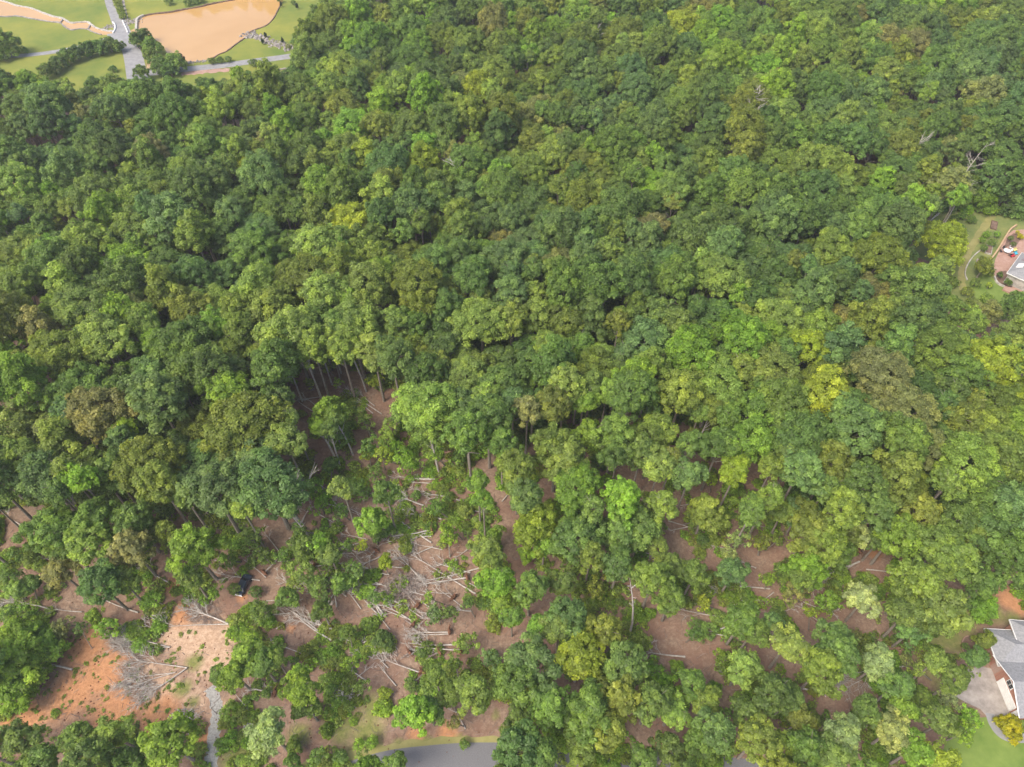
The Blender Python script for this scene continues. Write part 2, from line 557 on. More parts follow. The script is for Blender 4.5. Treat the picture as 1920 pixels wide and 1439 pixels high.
# --- right: garden clearing
sheet('garden_lawn', [(1718, 405), (1760, 392), (1820, 396), (1880, 402), (1990, 398), (1990, 600), (1880, 600), (1830, 590), (1780, 560), (1770, 500), (1712, 480)], .008, M['gardengrass'], 'weedy garden lawn in the clearing on the right')
ribbon('grass_path', [(1862, 404), (1846, 425), (1830, 450), (1815, 475), (1806, 500), (1803, 525), (1806, 545)], 2.0, .016, M['track'], 'curved mown path through the garden lawn', ragged=.2)
sheet('yard_lawn', [(1815, 530), (1850, 515), (1865, 525), (1880, 540), (1990, 548), (1990, 580), (1850, 575), (1830, 560)], .014, M['grass2'], 'bright green lawn below the garden patio')
sheet('patio', [(1886, 442), (1900, 432), (1990, 425), (1990, 520), (1890, 512), (1866, 522), (1862, 505), (1866, 488), (1876, 465)], .020, M['patio'], 'pinkish paved garden patio beside the grey roofed house')
sheet('flower_bed', [(1888, 447), (1900, 438), (1918, 440), (1912, 452), (1905, 462), (1893, 460), (1882, 468)], .026, M['mulch'], 'brown flower bed along the garden wall')
sheet('flower_bed', [(1865, 522), (1872, 510), (1886, 508), (1896, 520), (1900, 536), (1885, 538), (1872, 533)], .026, M['mulch'], 'dark flower bed at the lower corner of the patio')
curb('garden_wall', [(1904, 425), (1893, 433), (1884, 446), (1875, 462), (1866, 476), (1857, 488)], .45, .8, M['tan'], 'long thin tan garden wall left of the patio', 'wall')
curb('garden_wall', [(1864, 520), (1868, 530), (1878, 537), (1896, 541)], .45, .5, M['stone'], 'curved pale garden wall under the lower flower bed', 'wall')
curb('garden_edging', [(1838, 470), (1826, 480), (1815, 495), (1809, 512), (1813, 526)], .3, .3, M['stone'], 'thin stone edging on the right of the mown garden path', 'edging', rough=.3)
curb('wire_fence', [(1720, 446), (1735, 428), (1748, 412), (1760, 403)], .12, 1.1, M['stone'], 'thin pale fence at the left edge of the garden clearing', 'fence')
for bx, by, lab in ((1853, 470, 'pale timber raised bed beside the tan garden wall'), (1835, 497, 'weathered raised bed by the stone edging'), (1863, 424, 'dark timber raised bed near the top of the garden')):
    c = W(bx, by)
    e = empty('raised_bed', c, -.5)
    hide_props(e, lab, 'raised bed', 'raised beds in the garden')
    for (x, y, sx, sy) in ((-.8, 0, .12, 4), (.8, 0, .12, 4), (0, -2, 1.7, .12), (0, 2, 1.7, .12)):
        q = MB(); q.box((x, y, .25), (sx, sy, .5)); q.build('board', M['stone'] if bx != 1863 else M['mulch'], e)
    q = MB(); q.box((0, 0, .2), (1.45, 3.85, .36)); q.build('soil', M['mulch'], e)


# ------------------------------------------------------------------ houses
def frame_from(pa, pb, z=0.0):
    a, b_ = W(*pa, z), W(*pb, z)
    u = (b_ - a).normalized()
    v = Vector((-u.y, u.x, 0))
    if v.x < 0: v = -v
    return a, u, v, (b_ - a).length


def lp(o, u, v, a, b_, z):
    p = o + u * a + v * b_
    return Vector((p.x, p.y, z))


def slab(mb, quad, t=.18):
    """roof slope with thickness"""
    q = [Vector(p) for p in quad]
    n = (q[1] - q[0]).cross(q[2] - q[0]).normalized()
    if n.z < 0: n = -n
    m = len(q)
    v = [p for p in q] + [p - n * t for p in q]
    mb.add(v, [tuple(range(m)), tuple(range(2 * m - 1, m - 1, -1))] + [(i, m + i, m + (i + 1) % m, (i + 1) % m) for i in range(m)])


def hip_block(root, o, u, v, LU, LV, ez, rise, over=.5, wallm='brick', roofm='roof', basez=0.0):
    """hipped block: walls, four slopes, fascia"""
    mb = MB()
    c = [lp(o, u, v, over, over, 0), lp(o, u, v, LU - over, over, 0), lp(o, u, v, LU - over, LV - over, 0), lp(o, u, v, over, LV - over, 0)]
    vs = [(p.x, p.y, basez) for p in c] + [(p.x, p.y, ez - .05) for p in c]
    mb.add(vs, [(i, (i + 1) % 4, 4 + (i + 1) % 4, 4 + i) for i in range(4)])
    mb.build('wall', M[wallm], root)
    e = [lp(o, u, v, 0, 0, ez), lp(o, u, v, LU, 0, ez), lp(o, u, v, LU, LV, ez), lp(o, u, v, 0, LV, ez)]
    h = min(LU, LV) / 2
    if LU <= LV: r0, r1 = lp(o, u, v, LU / 2, h, ez + rise), lp(o, u, v, LU / 2, LV - h, ez + rise)
    else: r0, r1 = lp(o, u, v, h, LV / 2, ez + rise), lp(o, u, v, LU - h, LV / 2, ez + rise)
    r = MB()
    if LU <= LV: qs = [[e[0], e[1], r0], [e[1], e[2], r1, r0], [e[2], e[3], r1], [e[3], e[0], r0, r1]]
    else: qs = [[e[0], e[1], r1, r0], [e[1], e[2], r1], [e[2], e[3], r0, r1], [e[3], e[0], r0]]
    for q in qs: slab(r, q)
    r.build('roof', M[roofm], root)
    f = MB()
    for i in range(4):
        a, b_ = e[i], e[(i + 1) % 4]
        f.box((a + b_) / 2 - Vector((0, 0, .12)), ((b_ - a).length + .1, .14, .26), math.atan2((b_ - a).y, (b_ - a).x))
    f.build('fascia', M['white'], root)


def wall_panel(name, root, o, u, v, a0, a1, z0, z1, mat, out=.06, parent=None):
    """flat-fronted box standing on the outside of a wall whose face is the u axis (v inward)"""
    p = lp(o, u, v, (a0 + a1) / 2, -out / 2, (z0 + z1) / 2)
    mb = MB(); mb.box(p, (a1 - a0, out, z1 - z0), math.atan2(u.y, u.x))
    return mb.build(name, mat, parent or root)


h1 = empty('brick_house', W(1890, 1300))
hide_props(h1, 'red brick house with grey shingle roofs and white garage doors', 'house')
h1_inv = h1.matrix_world
# garage wing, gable to the left
o1, u1, v1, L1 = frame_from((1854, 1243), (1898, 1350))


def at_world(fn):
    """build parts in world coordinates below a root placed at the origin"""
    fn()


h1.location = (0, 0, 0)
EZ, AZ, DV = 2.7, 5.0, 13.0
g = MB()
c0, c1, c2, c3 = lp(o1, u1, v1, 0, 0, 0), lp(o1, u1, v1, L1, 0, 0), lp(o1, u1, v1, L1, DV, 0), lp(o1, u1, v1, 0, DV, 0)
ap, ap2 = lp(o1, u1, v1, L1 / 2, 0, AZ - .12), lp(o1, u1, v1, L1 / 2, DV, AZ - .12)
up = lambda p, z: Vector((p.x, p.y, z))
g.add([c0, c1, up(c1, EZ), ap, up(c0, EZ), c3, c2, up(c2, EZ), ap2, up(c3, EZ)],
      [(0, 1, 2, 3, 4), (5, 9, 8, 7, 6), (0, 4, 9, 5), (1, 6, 7, 2)])
g.build('wall', M['brick'], h1)
s_ = (AZ - EZ) / (L1 / 2)
ov = .45
for sgn in (0, 1):
    r = MB()
    if sgn == 0: q = [lp(o1, u1, v1, -ov, -.35, EZ - ov * s_ + .12), lp(o1, u1, v1, L1 / 2, -.35, AZ + .12), lp(o1, u1, v1, L1 / 2, DV, AZ + .12), lp(o1, u1, v1, -ov, DV, EZ - ov * s_ + .12)]
    else: q = [lp(o1, u1, v1, L1 + ov, -.35, EZ - ov * s_ + .12), lp(o1, u1, v1, L1 / 2, -.35, AZ + .12), lp(o1, u1, v1, L1 / 2, DV, AZ + .12), lp(o1, u1, v1, L1 + ov, DV, EZ - ov * s_ + .12)]
    slab(r, q)
    r.build('roof', M['roof'], h1)
    t = MB(); t.tube([q[0] + v1 * -.04, q[1] + v1 * -.04], .1, 4); t.build('fascia', M['white'], h1)
# garage doors with panels, opener windows row
for (a0, a1, nm) in ((3.6, 8.5, 5), (9.1, 11.6, 3)):
    a1 = min(a1, L1 - .3)
    d = wall_panel('garage_door', h1, o1, u1, v1, a0, a1, .02, 2.2, M['white'], .05)
    for k in range(4):
        for j in range(nm):
            w = (a1 - a0) / nm
            wall_panel('door_panel', h1, o1, u1, v1, a0 + j * w + .12, a0 + (j + 1) * w - .12, .1 + k * .53, .1 + k * .53 + .4, M['white'], .08, d)
    wall_panel('trim', h1, o1, u1, v1, a0 - .15, a0 - .002, .02, 2.3, M['white'], .11)
    wall_panel('trim', h1, o1, u1, v1, a1 + .002, a1 + .15, .02, 2.3, M['white'], .11)
    wall_panel('trim', h1, o1, u1, v1, a0 - .15, a1 + .15, 2.302, 2.45, M['white'], .11)
wn_ = wall_panel('window', h1, o1, u1, v1, L1 * .5 - .8, L1 * .5 + .8, 2.75, 4.1, M['white'], .07)
for i in (0, 1):
    for j in (0, 1):
        wall_panel('pane', h1, o1, u1, v1, L1 * .5 - .68 + i * .72, L1 * .5 - .04 + i * .72, 2.85 + j * .6, 3.38 + j * .6, M['glass'], .09, wn_)
# main block: hip roof
o2, u2, v2, L2 = frame_from((1846, 1179), (1866, 1232), 2.9)
hip_block(h1, o2, u2, v2, L2 + 1.6, 14.0, 2.9, 1.9)
o3, u3, v3, L3 = frame_from((1893, 1162), (1903, 1190), 4.2)
hip_block(h1, o3, u3, v3, 5.0, 14.0, 4.2, 1.6)
# porch
po, pu, pv, pl_ = frame_from((1846, 1215), (1854, 1234), .0)
q = MB(); q.box(lp(po, pu, pv, pl_ / 2, .9, .3), (pl_ + .3, 1.8, .6), math.atan2(pu.y, pu.x)); q.build('porch_floor', M['brick'], h1)
q = MB()
q.box(lp(po, pu, pv, pl_ / 2, 0.06, 1.5), (pl_ + .3, .08, .08), math.atan2(pu.y, pu.x))
for k in range(8): q.box(lp(po, pu, pv, pl_ * k / 7, .06, 1.05), (.07, .07, .9), 0)
q.box(lp(po, pu, pv, pl_, .9, 1.5), (.08, 1.7, .08), math.atan2(pu.y, pu.x))
q.build('railing', M['white'], h1)
q = MB(); q.box(lp(o2, u2, v2, 3, 6.2, 3.2), (.25, .25, .7)); q.build('vent_pipe', M['white'], h1)

h2 = empty('garden_house', (0, 0, 0))
hide_props(h2, 'house corner with grey and brown roof and a white skylight beside the patio', 'house')
o4, u4, v4, L4 = frame_from((1888, 512), (1919, 470), 3.6)
hip_block(h2, o4, u4, v4, 12, 14, 3.6, 3.4, wallm='stone', roofm='roof')
sk = MB()
c = lp(o4, u4, v4, 4.2, 1.7, 3.6 + 3.4 * 1.7 / 6 + .05)
n_up = Matrix(((u4.x, v4.x, 0), (u4.y, v4.y, 0), (0, 0, 1)))
ang4 = math.atan2(3.4, 6)
Rr = n_up @ Matrix.Rotation(ang4, 3, 'X')
sk.box(c, (2.2, 1.6, .2), M=Rr)
s_o = sk.build('skylight', M['white'], h2)
r = MB(); slab(r, [lp(o4, u4, v4, 7.5, 1.0, 4.3), lp(o4, u4, v4, 4.0, 5.0, 6.9), lp(o4, u4, v4, 12, 8, 6.9), lp(o4, u4, v4, 13, 3, 4.3)]); r.build('dormer_roof', M['roof_purple'], h2)
q = MB(); q.box(lp(o4, u4, v4, -1.5, 4, .25), (3, 5, .5), math.atan2(u4.y, u4.x)); q.build('deck', M['patio'], h2)


# patio furniture
def chair(x, y, face, mat, lab, grp):
    e = empty('patio_chair', (x, y, .03), face)
    hide_props(e, lab, 'chair', grp)
    q = MB(); q.box((0, 0, .42), (.6, .6, .1)); q.build('seat', M[mat], e)
    q = MB(); q.box((0, .3, .75), (.6, .08, .6)); q.build('backrest', M[mat], e)
    for sx in (-.26, .26):
        for sy in (-.26, .26):
            q = MB(); q.box((sx, sy, .19), (.05, .05, .38)); q.build('leg', M['black'], e)


tc_ = W(1886, 474)
t = empty('patio_table', (tc_.x, tc_.y, .03))
hide_props(t, 'round white patio table with dark chairs around it', 'table')
q = MB(); q.tube([(0, 0, .70), (0, 0, .76)], 1.0, 20); q.build('tabletop', M['white'], t)
q = MB(); q.tube([(0, 0, 0), (0, 0, .7)], .1, 8); q.build('pedestal', M['black'], t)
for k, lab in enumerate(('black patio chair above the round white table', 'black patio chair left of the round white table', 'black patio chair below the round white table', 'white patio chair right of the round white table')):
    a = [1.6, 3.1, 4.9, .3][k]
    chair(tc_.x + 1.6 * math.cos(a), tc_.y + 1.6 * math.sin(a), a - math.pi / 2, 'white' if k == 3 else 'black', lab, 'chairs at the round patio table')
c = W(1893, 467)
chair(c.x, c.y, 1.0, 'white', 'white lounge chair above right of the round patio table', 'white chairs on the patio')
for (x, y, m_, lab) in ((1902, 471, 'cream', 'pale yellow garden cushion bench on the patio'), (1903, 478, 'cyan', 'small cyan garden bench on the patio'), (1898, 482, 'red', 'small red garden bench on the patio')):
    c = W(x, y)
    e = empty('garden_bench', (c.x, c.y, .03), .3)
    hide_props(e, lab, 'bench', 'coloured benches on the patio')
    q = MB(); q.box((0, 0, .4), (1.3, .6, .12)); q.build('seat', M[m_], e)
    q = MB(); q.box((0, .32, .7), (1.3, .07, .5)); q.build('backrest', M[m_], e)
    for sx in (-.55, .55):
        q = MB(); q.box((sx, 0, .17), (.08, .5, .34)); q.build('leg', M['black'], e)

# parked car under the branches
pc = W(458, 1099)
car = empty('parked_car', pc, math.radians(-14))
hide_props(car, 'dark car with a white rear bumper half hidden under brush', 'car')
prof = [(-2.2, .35), (-2.25, .8), (-2.05, .98), (-1.5, 1.0), (-.95, 1.42), (.55, 1.45), (1.25, 1.0), (2.1, .88), (2.25, .6), (2.2, .35)]
bm_ = MB()
vs = []
for s in (-1, 1):
    for (y, z) in prof:
        w = .88 if z < 1.1 else .68
        vs.append((s * w, y, z))
n = len(prof)
bm_.add(vs, [(i, (i + 1) % n, n + (i + 1) % n, n + i) for i in range(n)] + [tuple(range(n - 1, -1, -1)), tuple(range(n, 2 * n))])
bm_.build('body', M['carpaint'], car)
for y0, z0, y1, z1 in ((-1.47, 1.05, -.98, 1.43), (1.22, 1.05, .58, 1.46)):
    q = MB(); q.add([(-.62, y0, z0 + .02), (.62, y0, z0 + .02), (.58, y1, z1), (-.58, y1, z1), (-.62, y0, z0 - .05), (.62, y0, z0 - .05), (.58, y1, z1 - .07), (-.58, y1, z1 - .07)],
                    [(0, 1, 2, 3), (7, 6, 5, 4), (0, 4, 5, 1), (1, 5, 6, 2), (2, 6, 7, 3), (3, 7, 4, 0)])
    q.build('windscreen', M['glass'], car)
q = MB(); q.box((0, -2.28, .6), (1.75, .16, .3)); q.build('bumper', M['white'], car)
for sx in (-.85, .85):
    for sy in (-1.35, 1.4):
        q = MB(); q.tube([(sx - .1, sy, .34), (sx + .1, sy, .34)], .34, 14); wh = q.build('wheel', M['rubber'], car)

# ------------------------------------------------------------------ trees
def crown_mesh(name, R, H, leaves, lsize, seed, puffs=34, form='round', open_=0.0):
    leaves = int(leaves * 1.35)
    r = np.random.default_rng(seed)
    # lobes over the crown surface
    n = int(puffs * 2.3)
    i = np.arange(n)
    cz = 1 - (i + .5) / n * 1.45            # from top (1) to below the middle (-.45)
    ph = i * 2.399963 + r.uniform(0, 6)
    s = np.sqrt(np.clip(1 - cz ** 2, 0, 1))
    if form == 'cone': s = s * (0.55 + 0.45 * (1 - np.clip(cz, 0, 1)))
    d = np.stack([s * np.cos(ph), s * np.sin(ph), cz], 1)
    d += r.normal(0, .10, d.shape)
    rad = r.uniform(.58 - open_ * .2, .93, n)[:, None]
    lob = 1 + .22 * np.sin(ph * 2 + r.uniform(0, 6)) + .16 * np.sin(ph * 3 + r.uniform(0, 6))
    c = d * rad * np.array([R, R, H]) * np.stack([lob, lob, np.ones(n)], 1)
    pr = R * r.uniform(.17, .34, n) * (60 / n) ** .42 * (1 - .25 * open_)
    w = pr ** 2
    w /= w.sum()
    pi = r.choice(n, leaves, p=w)
    ld = r.normal(0, 1, (leaves, 3))
    ld /= np.linalg.norm(ld, axis=1)[:, None]
    outw = c[pi] / (np.linalg.norm(c[pi], axis=1)[:, None] + 1e-6)
    ld = ld + outw * .55 + np.array([0, 0, .35])
    ld /= np.linalg.norm(ld, axis=1)[:, None]
    dist = pr[pi][:, None] * (r.uniform(.55, 1.0, (leaves, 1)) ** .6) * (1 + .20 * r.normal(0, 1, (leaves, 1)))
    pos = c[pi] + ld * dist * np.array([1, 1, .8])
    hr = np.percentile(np.hypot(pos[:, 0], pos[:, 1]), 93) / R
    pos[:, :2] /= hr
    nrm = ld * .9 + r.normal(0, .42, (leaves, 3)) + np.array([0, 0, .65])
    nrm /= np.linalg.norm(nrm, axis=1)[:, None]
    t = np.cross(nrm, r.normal(0, 1, (leaves, 3)))
    t /= np.linalg.norm(t, axis=1)[:, None] + 1e-9
    b_ = np.cross(nrm, t)
    L = lsize * .88 * r.uniform(.55, 1.35, (leaves, 1))
    tip = t * L * .6
    side = b_ * L * .34
    v = np.empty((leaves, 4, 3))
    v[:, 0] = pos - tip - nrm * L * .08
    v[:, 1] = pos - side + tip * .1
    v[:, 2] = pos + tip - nrm * L * .12
    v[:, 3] = pos + side + tip * .1
    f = np.arange(leaves * 4).reshape(-1, 4)
    me = bpy.data.meshes.new(name)
    me.vertices.add(leaves * 4)
    me.vertices.foreach_set('co', v.reshape(-1))
    me.loops.add(leaves * 4)
    me.loops.foreach_set('vertex_index', f.reshape(-1).astype(np.int32))
    me.polygons.add(leaves)
    me.polygons.foreach_set('loop_start', (np.arange(leaves) * 4).astype(np.int32))
    me.update(calc_edges=True)
    me.attributes.new('leafvar', 'FLOAT', 'FACE').data.foreach_set('value', r.uniform(0, 1, leaves).astype(np.float32))
    pv_ = r.uniform(0, 1, n)
    me.attributes.new('clumpvar', 'FLOAT', 'FACE').data.foreach_set('value', pv_[pi].astype(np.float32))
    me.materials.append(M['leaf'])
    return me


HREF = 14.0


def trunk_mesh(name, R, seed, thin=1.0, mat='bark', over=1.15, nl=7):
    """unit-height trunk (z scaled to the crown's middle); limbs spread to radius R"""
    r = random.Random(seed)
    HR = HREF
    mb = MB()
    rb = (.10 + .045 * R) * thin
    bx, by = r.uniform(-.25, .25), r.uniform(-.25, .25)
    pts = [(0, 0, -.02 * HR), (bx * .5, by * .5, .3 * HR), (bx, by, .6 * HR), (bx * 1.2, by * .8, .85 * HR), (bx, by, over * HR)]
    mb.tube(pts, [rb * 1.25, rb, rb * .8, rb * .55, rb * .15], 7)
    for k in range(nl):
        a = k * 2.4 + r.uniform(-.4, .4)
        z0 = r.uniform(.62, .95)
        q = R * r.uniform(.55, .85)
        z1 = z0 + r.uniform(.05, .28)
        p0 = Vector((bx, by, z0 * HR))
        p1 = Vector((bx + math.cos(a) * q * .5, by + math.sin(a) * q * .5, (z0 + (z1 - z0) * .75) * HR))
        p2 = Vector((bx + math.cos(a + .2) * q, by + math.sin(a + .2) * q, z1 * HR))
        mb.tube([p0, p1, p2], [rb * .42, rb * .28, rb * .07], 5)
        p3 = p1 + Vector((math.cos(a - .7) * q * .4, math.sin(a - .7) * q * .4, .06 * HR))
        mb.tube([p1, p3], [rb * .22, rb * .06], 4)
    return mesh(name, mb.v, mb.f, M[mat])


CR = {}
LS = .50


def lib(key, specs):
    CR[key] = []
    for j, (R, H, n, ls, pf, form, op) in enumerate(specs):
        sd_ = abs(hash_(key)) + j * 17
        CR[key].append((R, H, crown_mesh('crown_' + key, R, H, n, ls, sd_, pf, form, op), trunk_mesh('trunk_' + key, R, sd_ + 3, .8 if key == 'sparse' else 1.0)))


def hash_(s):
    return sum(ord(ch) * (i + 3) for i, ch in enumerate(s))


lib('bush', [(1.2, 1.0, 420, .30, 12, 'round', 0), (1.7, 1.3, 700, .34, 16, 'round', 0), (1.5, 1.3, 600, .34, 14, 'round', .2)])
lib('sparse', [(2.2, 2.4, 430, .46, 11, 'round', 1), (3.0, 3.2, 720, .46, 14, 'round', 1), (2.6, 3.4, 600, .46, 13, 'cone', 1), (3.6, 3.6, 1000, .48, 17, 'round', 1)])
lib('small', [(2.4, 2.2, 2300, .44, 20, 'round', .1), (3.1, 3.2, 3400, .46, 26, 'cone', .1), (3.0, 2.7, 3200, .46, 26, 'round', .2)])
lib('mid', [(3.9, 3.9, 5200, LS, 34, 'round', 0), (4.3, 4.4, 5600, LS, 36, 'round', .3), (3.8, 5.2, 5600, LS, 40, 'cone', .1), (4.1, 4.0, 5200, LS, 28, 'round', .2), (4.2, 5.6, 5800, LS, 38, 'cone', .3)])
lib('big', [(5.2, 4.6, 8200, LS, 46, 'round', 0), (5.5, 5.2, 8600, LS, 50, 'round', .2), (5.0, 6.2, 8400, LS, 46, 'cone', .2), (6.8, 5.6, 12500, LS, 70, 'round', .1)])

TINT = {  # leaf colours
    'd': (.062, .100, .030), 'm': (.078, .120, .032), 'b': (.072, .116, .044), 'o': (.096, .124, .028), 'l': (.112, .156, .040),
    'y': (.132, .170, .022), 'k': (.112, .122, .050), 'p': (.150, .185, .090), 'g': (.098, .158, .026)}
NAME = {'d': 'dark green', 'm': 'mid green', 'b': 'blue green', 'o': 'olive green', 'l': 'light green', 'y': 'yellow green', 'k': 'brownish green', 'p': 'pale silvery green', 'g': 'bright green'}
BRIGHT = 2.0


def jit(c, s=.16):
    k = 1 + rnd.uniform(-s, s)
    return [c[0] * k * (1.08 + rnd.uniform(-.1, .1)) * BRIGHT, c[1] * k * 1.10 * BRIGHT, c[2] * k * (.88 + rnd.uniform(-.12, .12)) * BRIGHT]


LAND = [('the muddy brown pond', 400, 60), ('the paved drive fork', 250, 115), ('the wooden footbridge', 281, 121), ('the topmost yellow treetop', 1275, 52),
        ('the spiky grey dead tree', 1425, 190), ('the bare forked snag', 1735, 258), ('the mown garden path', 1815, 475), ('the round patio table', 1886, 474),
        ('the dark blue round tree', 1107, 730), ('the bright spreading tree', 1410, 823), ('the pale edge trunks', 590, 700), ('the huge olive crown', 462, 795),
        ('the bare limbed tree', 512, 915), ('the gravel track', 402, 1370), ('the orange clay patch', 180, 1270), ('the upper brush fan', 270, 1205),
        ('the lower brush fan', 280, 1270), ('the tiny yellow sapling', 721, 1054), ('the upright bare snag', 1180, 1130), ('the brick house', 1885, 1230),
        ('the yellow shrub', 1895, 1365), ('the asphalt road', 850, 1418), ('the parked dark car', 457, 1098), ('the tangled branch heap', 755, 1100),
        ('the broad yellow green tree', 1003, 985), ('the concrete driveway', 1840, 1295), ('the stacked short logs', 468, 1367), ('the bare clearing floor', 1290, 1195),
        ('the middle yellow treetop', 663, 415), ('the left brush fan', 60, 1140), ('the grey fallen bundle', 600, 1180), ('the fallen branch fan', 1600, 1268)]
DIRS = ['right of', 'upper right of', 'above', 'upper left of', 'left of', 'lower left of', 'below', 'lower right of']
ORD = ['nearest', 'second', 'third', 'fourth', 'fifth', 'sixth', 'seventh', 'eighth', 'ninth', 'tenth', 'eleventh', 'twelfth', 'thirteenth', 'fourteenth', 'fifteenth', 'sixteenth', 'seventeenth', 'eighteenth', 'nineteenth', 'twentieth']
PENDING = []


def defer_label(o, look, px, py, tail=''):
    best = min(LAND, key=lambda L: math.hypot(L[1] - px, L[2] - py) + (1e4 if math.hypot(L[1] - px, L[2] - py) < 14 else 0))
    a = math.atan2(best[2] - py, px - best[1])
    PENDING.append((look, DIRS[int(round(a / (math.pi / 4))) % 8], best[0], math.hypot(best[1] - px, best[2] - py), o))


def resolve_labels():
    groups = {}
    for p in PENDING: groups.setdefault(p[:3], []).append(p)
    for k, ps in groups.items():
        ps.sort(key=lambda p: p[3])
        for i, p in enumerate(ps):
            if len(ps) == 1: p[4]['label'] = f'{k[0]}, {k[1]} {k[2]}'
            else: p[4]['label'] = f'{k[0]}, {ORD[i] if i < 20 else str(i + 1) + "th"} one {k[1]} {k[2]}'


def crown_place(px, py, rpx, zc):
    p = W(px, py, zc)
    s = PX(p)[2]
    return p, rpx / s


def make_tree(px, py, rpx, c, zc, key, name, cat, group, label=None, var=None, trunkmat=None, lean=0.0):
    p, R = crown_place(px, py, rpx, zc)
    L = CR[key]
    j = var if var is not None else rnd.randrange(len(L))
    if var is None:
        cand = sorted(range(len(L)), key=lambda k: abs(L[k][0] - R) + rnd.uniform(0, .9))
        j = cand[0]
    R0, H0, cm, tm = L[j]
    s = R / R0
    e = empty(name, (p.x, p.y, 0), rnd.uniform(0, 6.28))
    if lean:
        e.rotation_euler = (rnd.gauss(0, lean * .6), -abs(rnd.gauss(0, lean)), e.rotation_euler[2])
        off = e.rotation_euler.to_matrix() @ Vector((0, 0, zc))
        e.location = (p.x - off.x, p.y - off.y, 0)
    t_ = link('trunk', tm, e, scale=(s, s, zc / HREF))
    if trunkmat: pass
    cr = link('crown', cm, e, loc=(0, 0, zc), scale=(s, s, s * rnd.uniform(.9, 1.12)))
    cr['tint'] = jit(TINT[c])
    hide_props(e, label, cat, group)
    if not label:
        size = 'broad' if R > 5.3 else ('small' if R < 3.6 else 'medium')
        look = {'tree': f'{size} {NAME[c]} treetop', 'sapling': f'{"taller" if R > 2.9 else "slender"} {NAME[c]} sapling', 'shrub': f'{"large" if R > 2.2 else "small"} {NAME[c]} shrub'}[cat]
        defer_label(e, look, px, py)
    return e, R


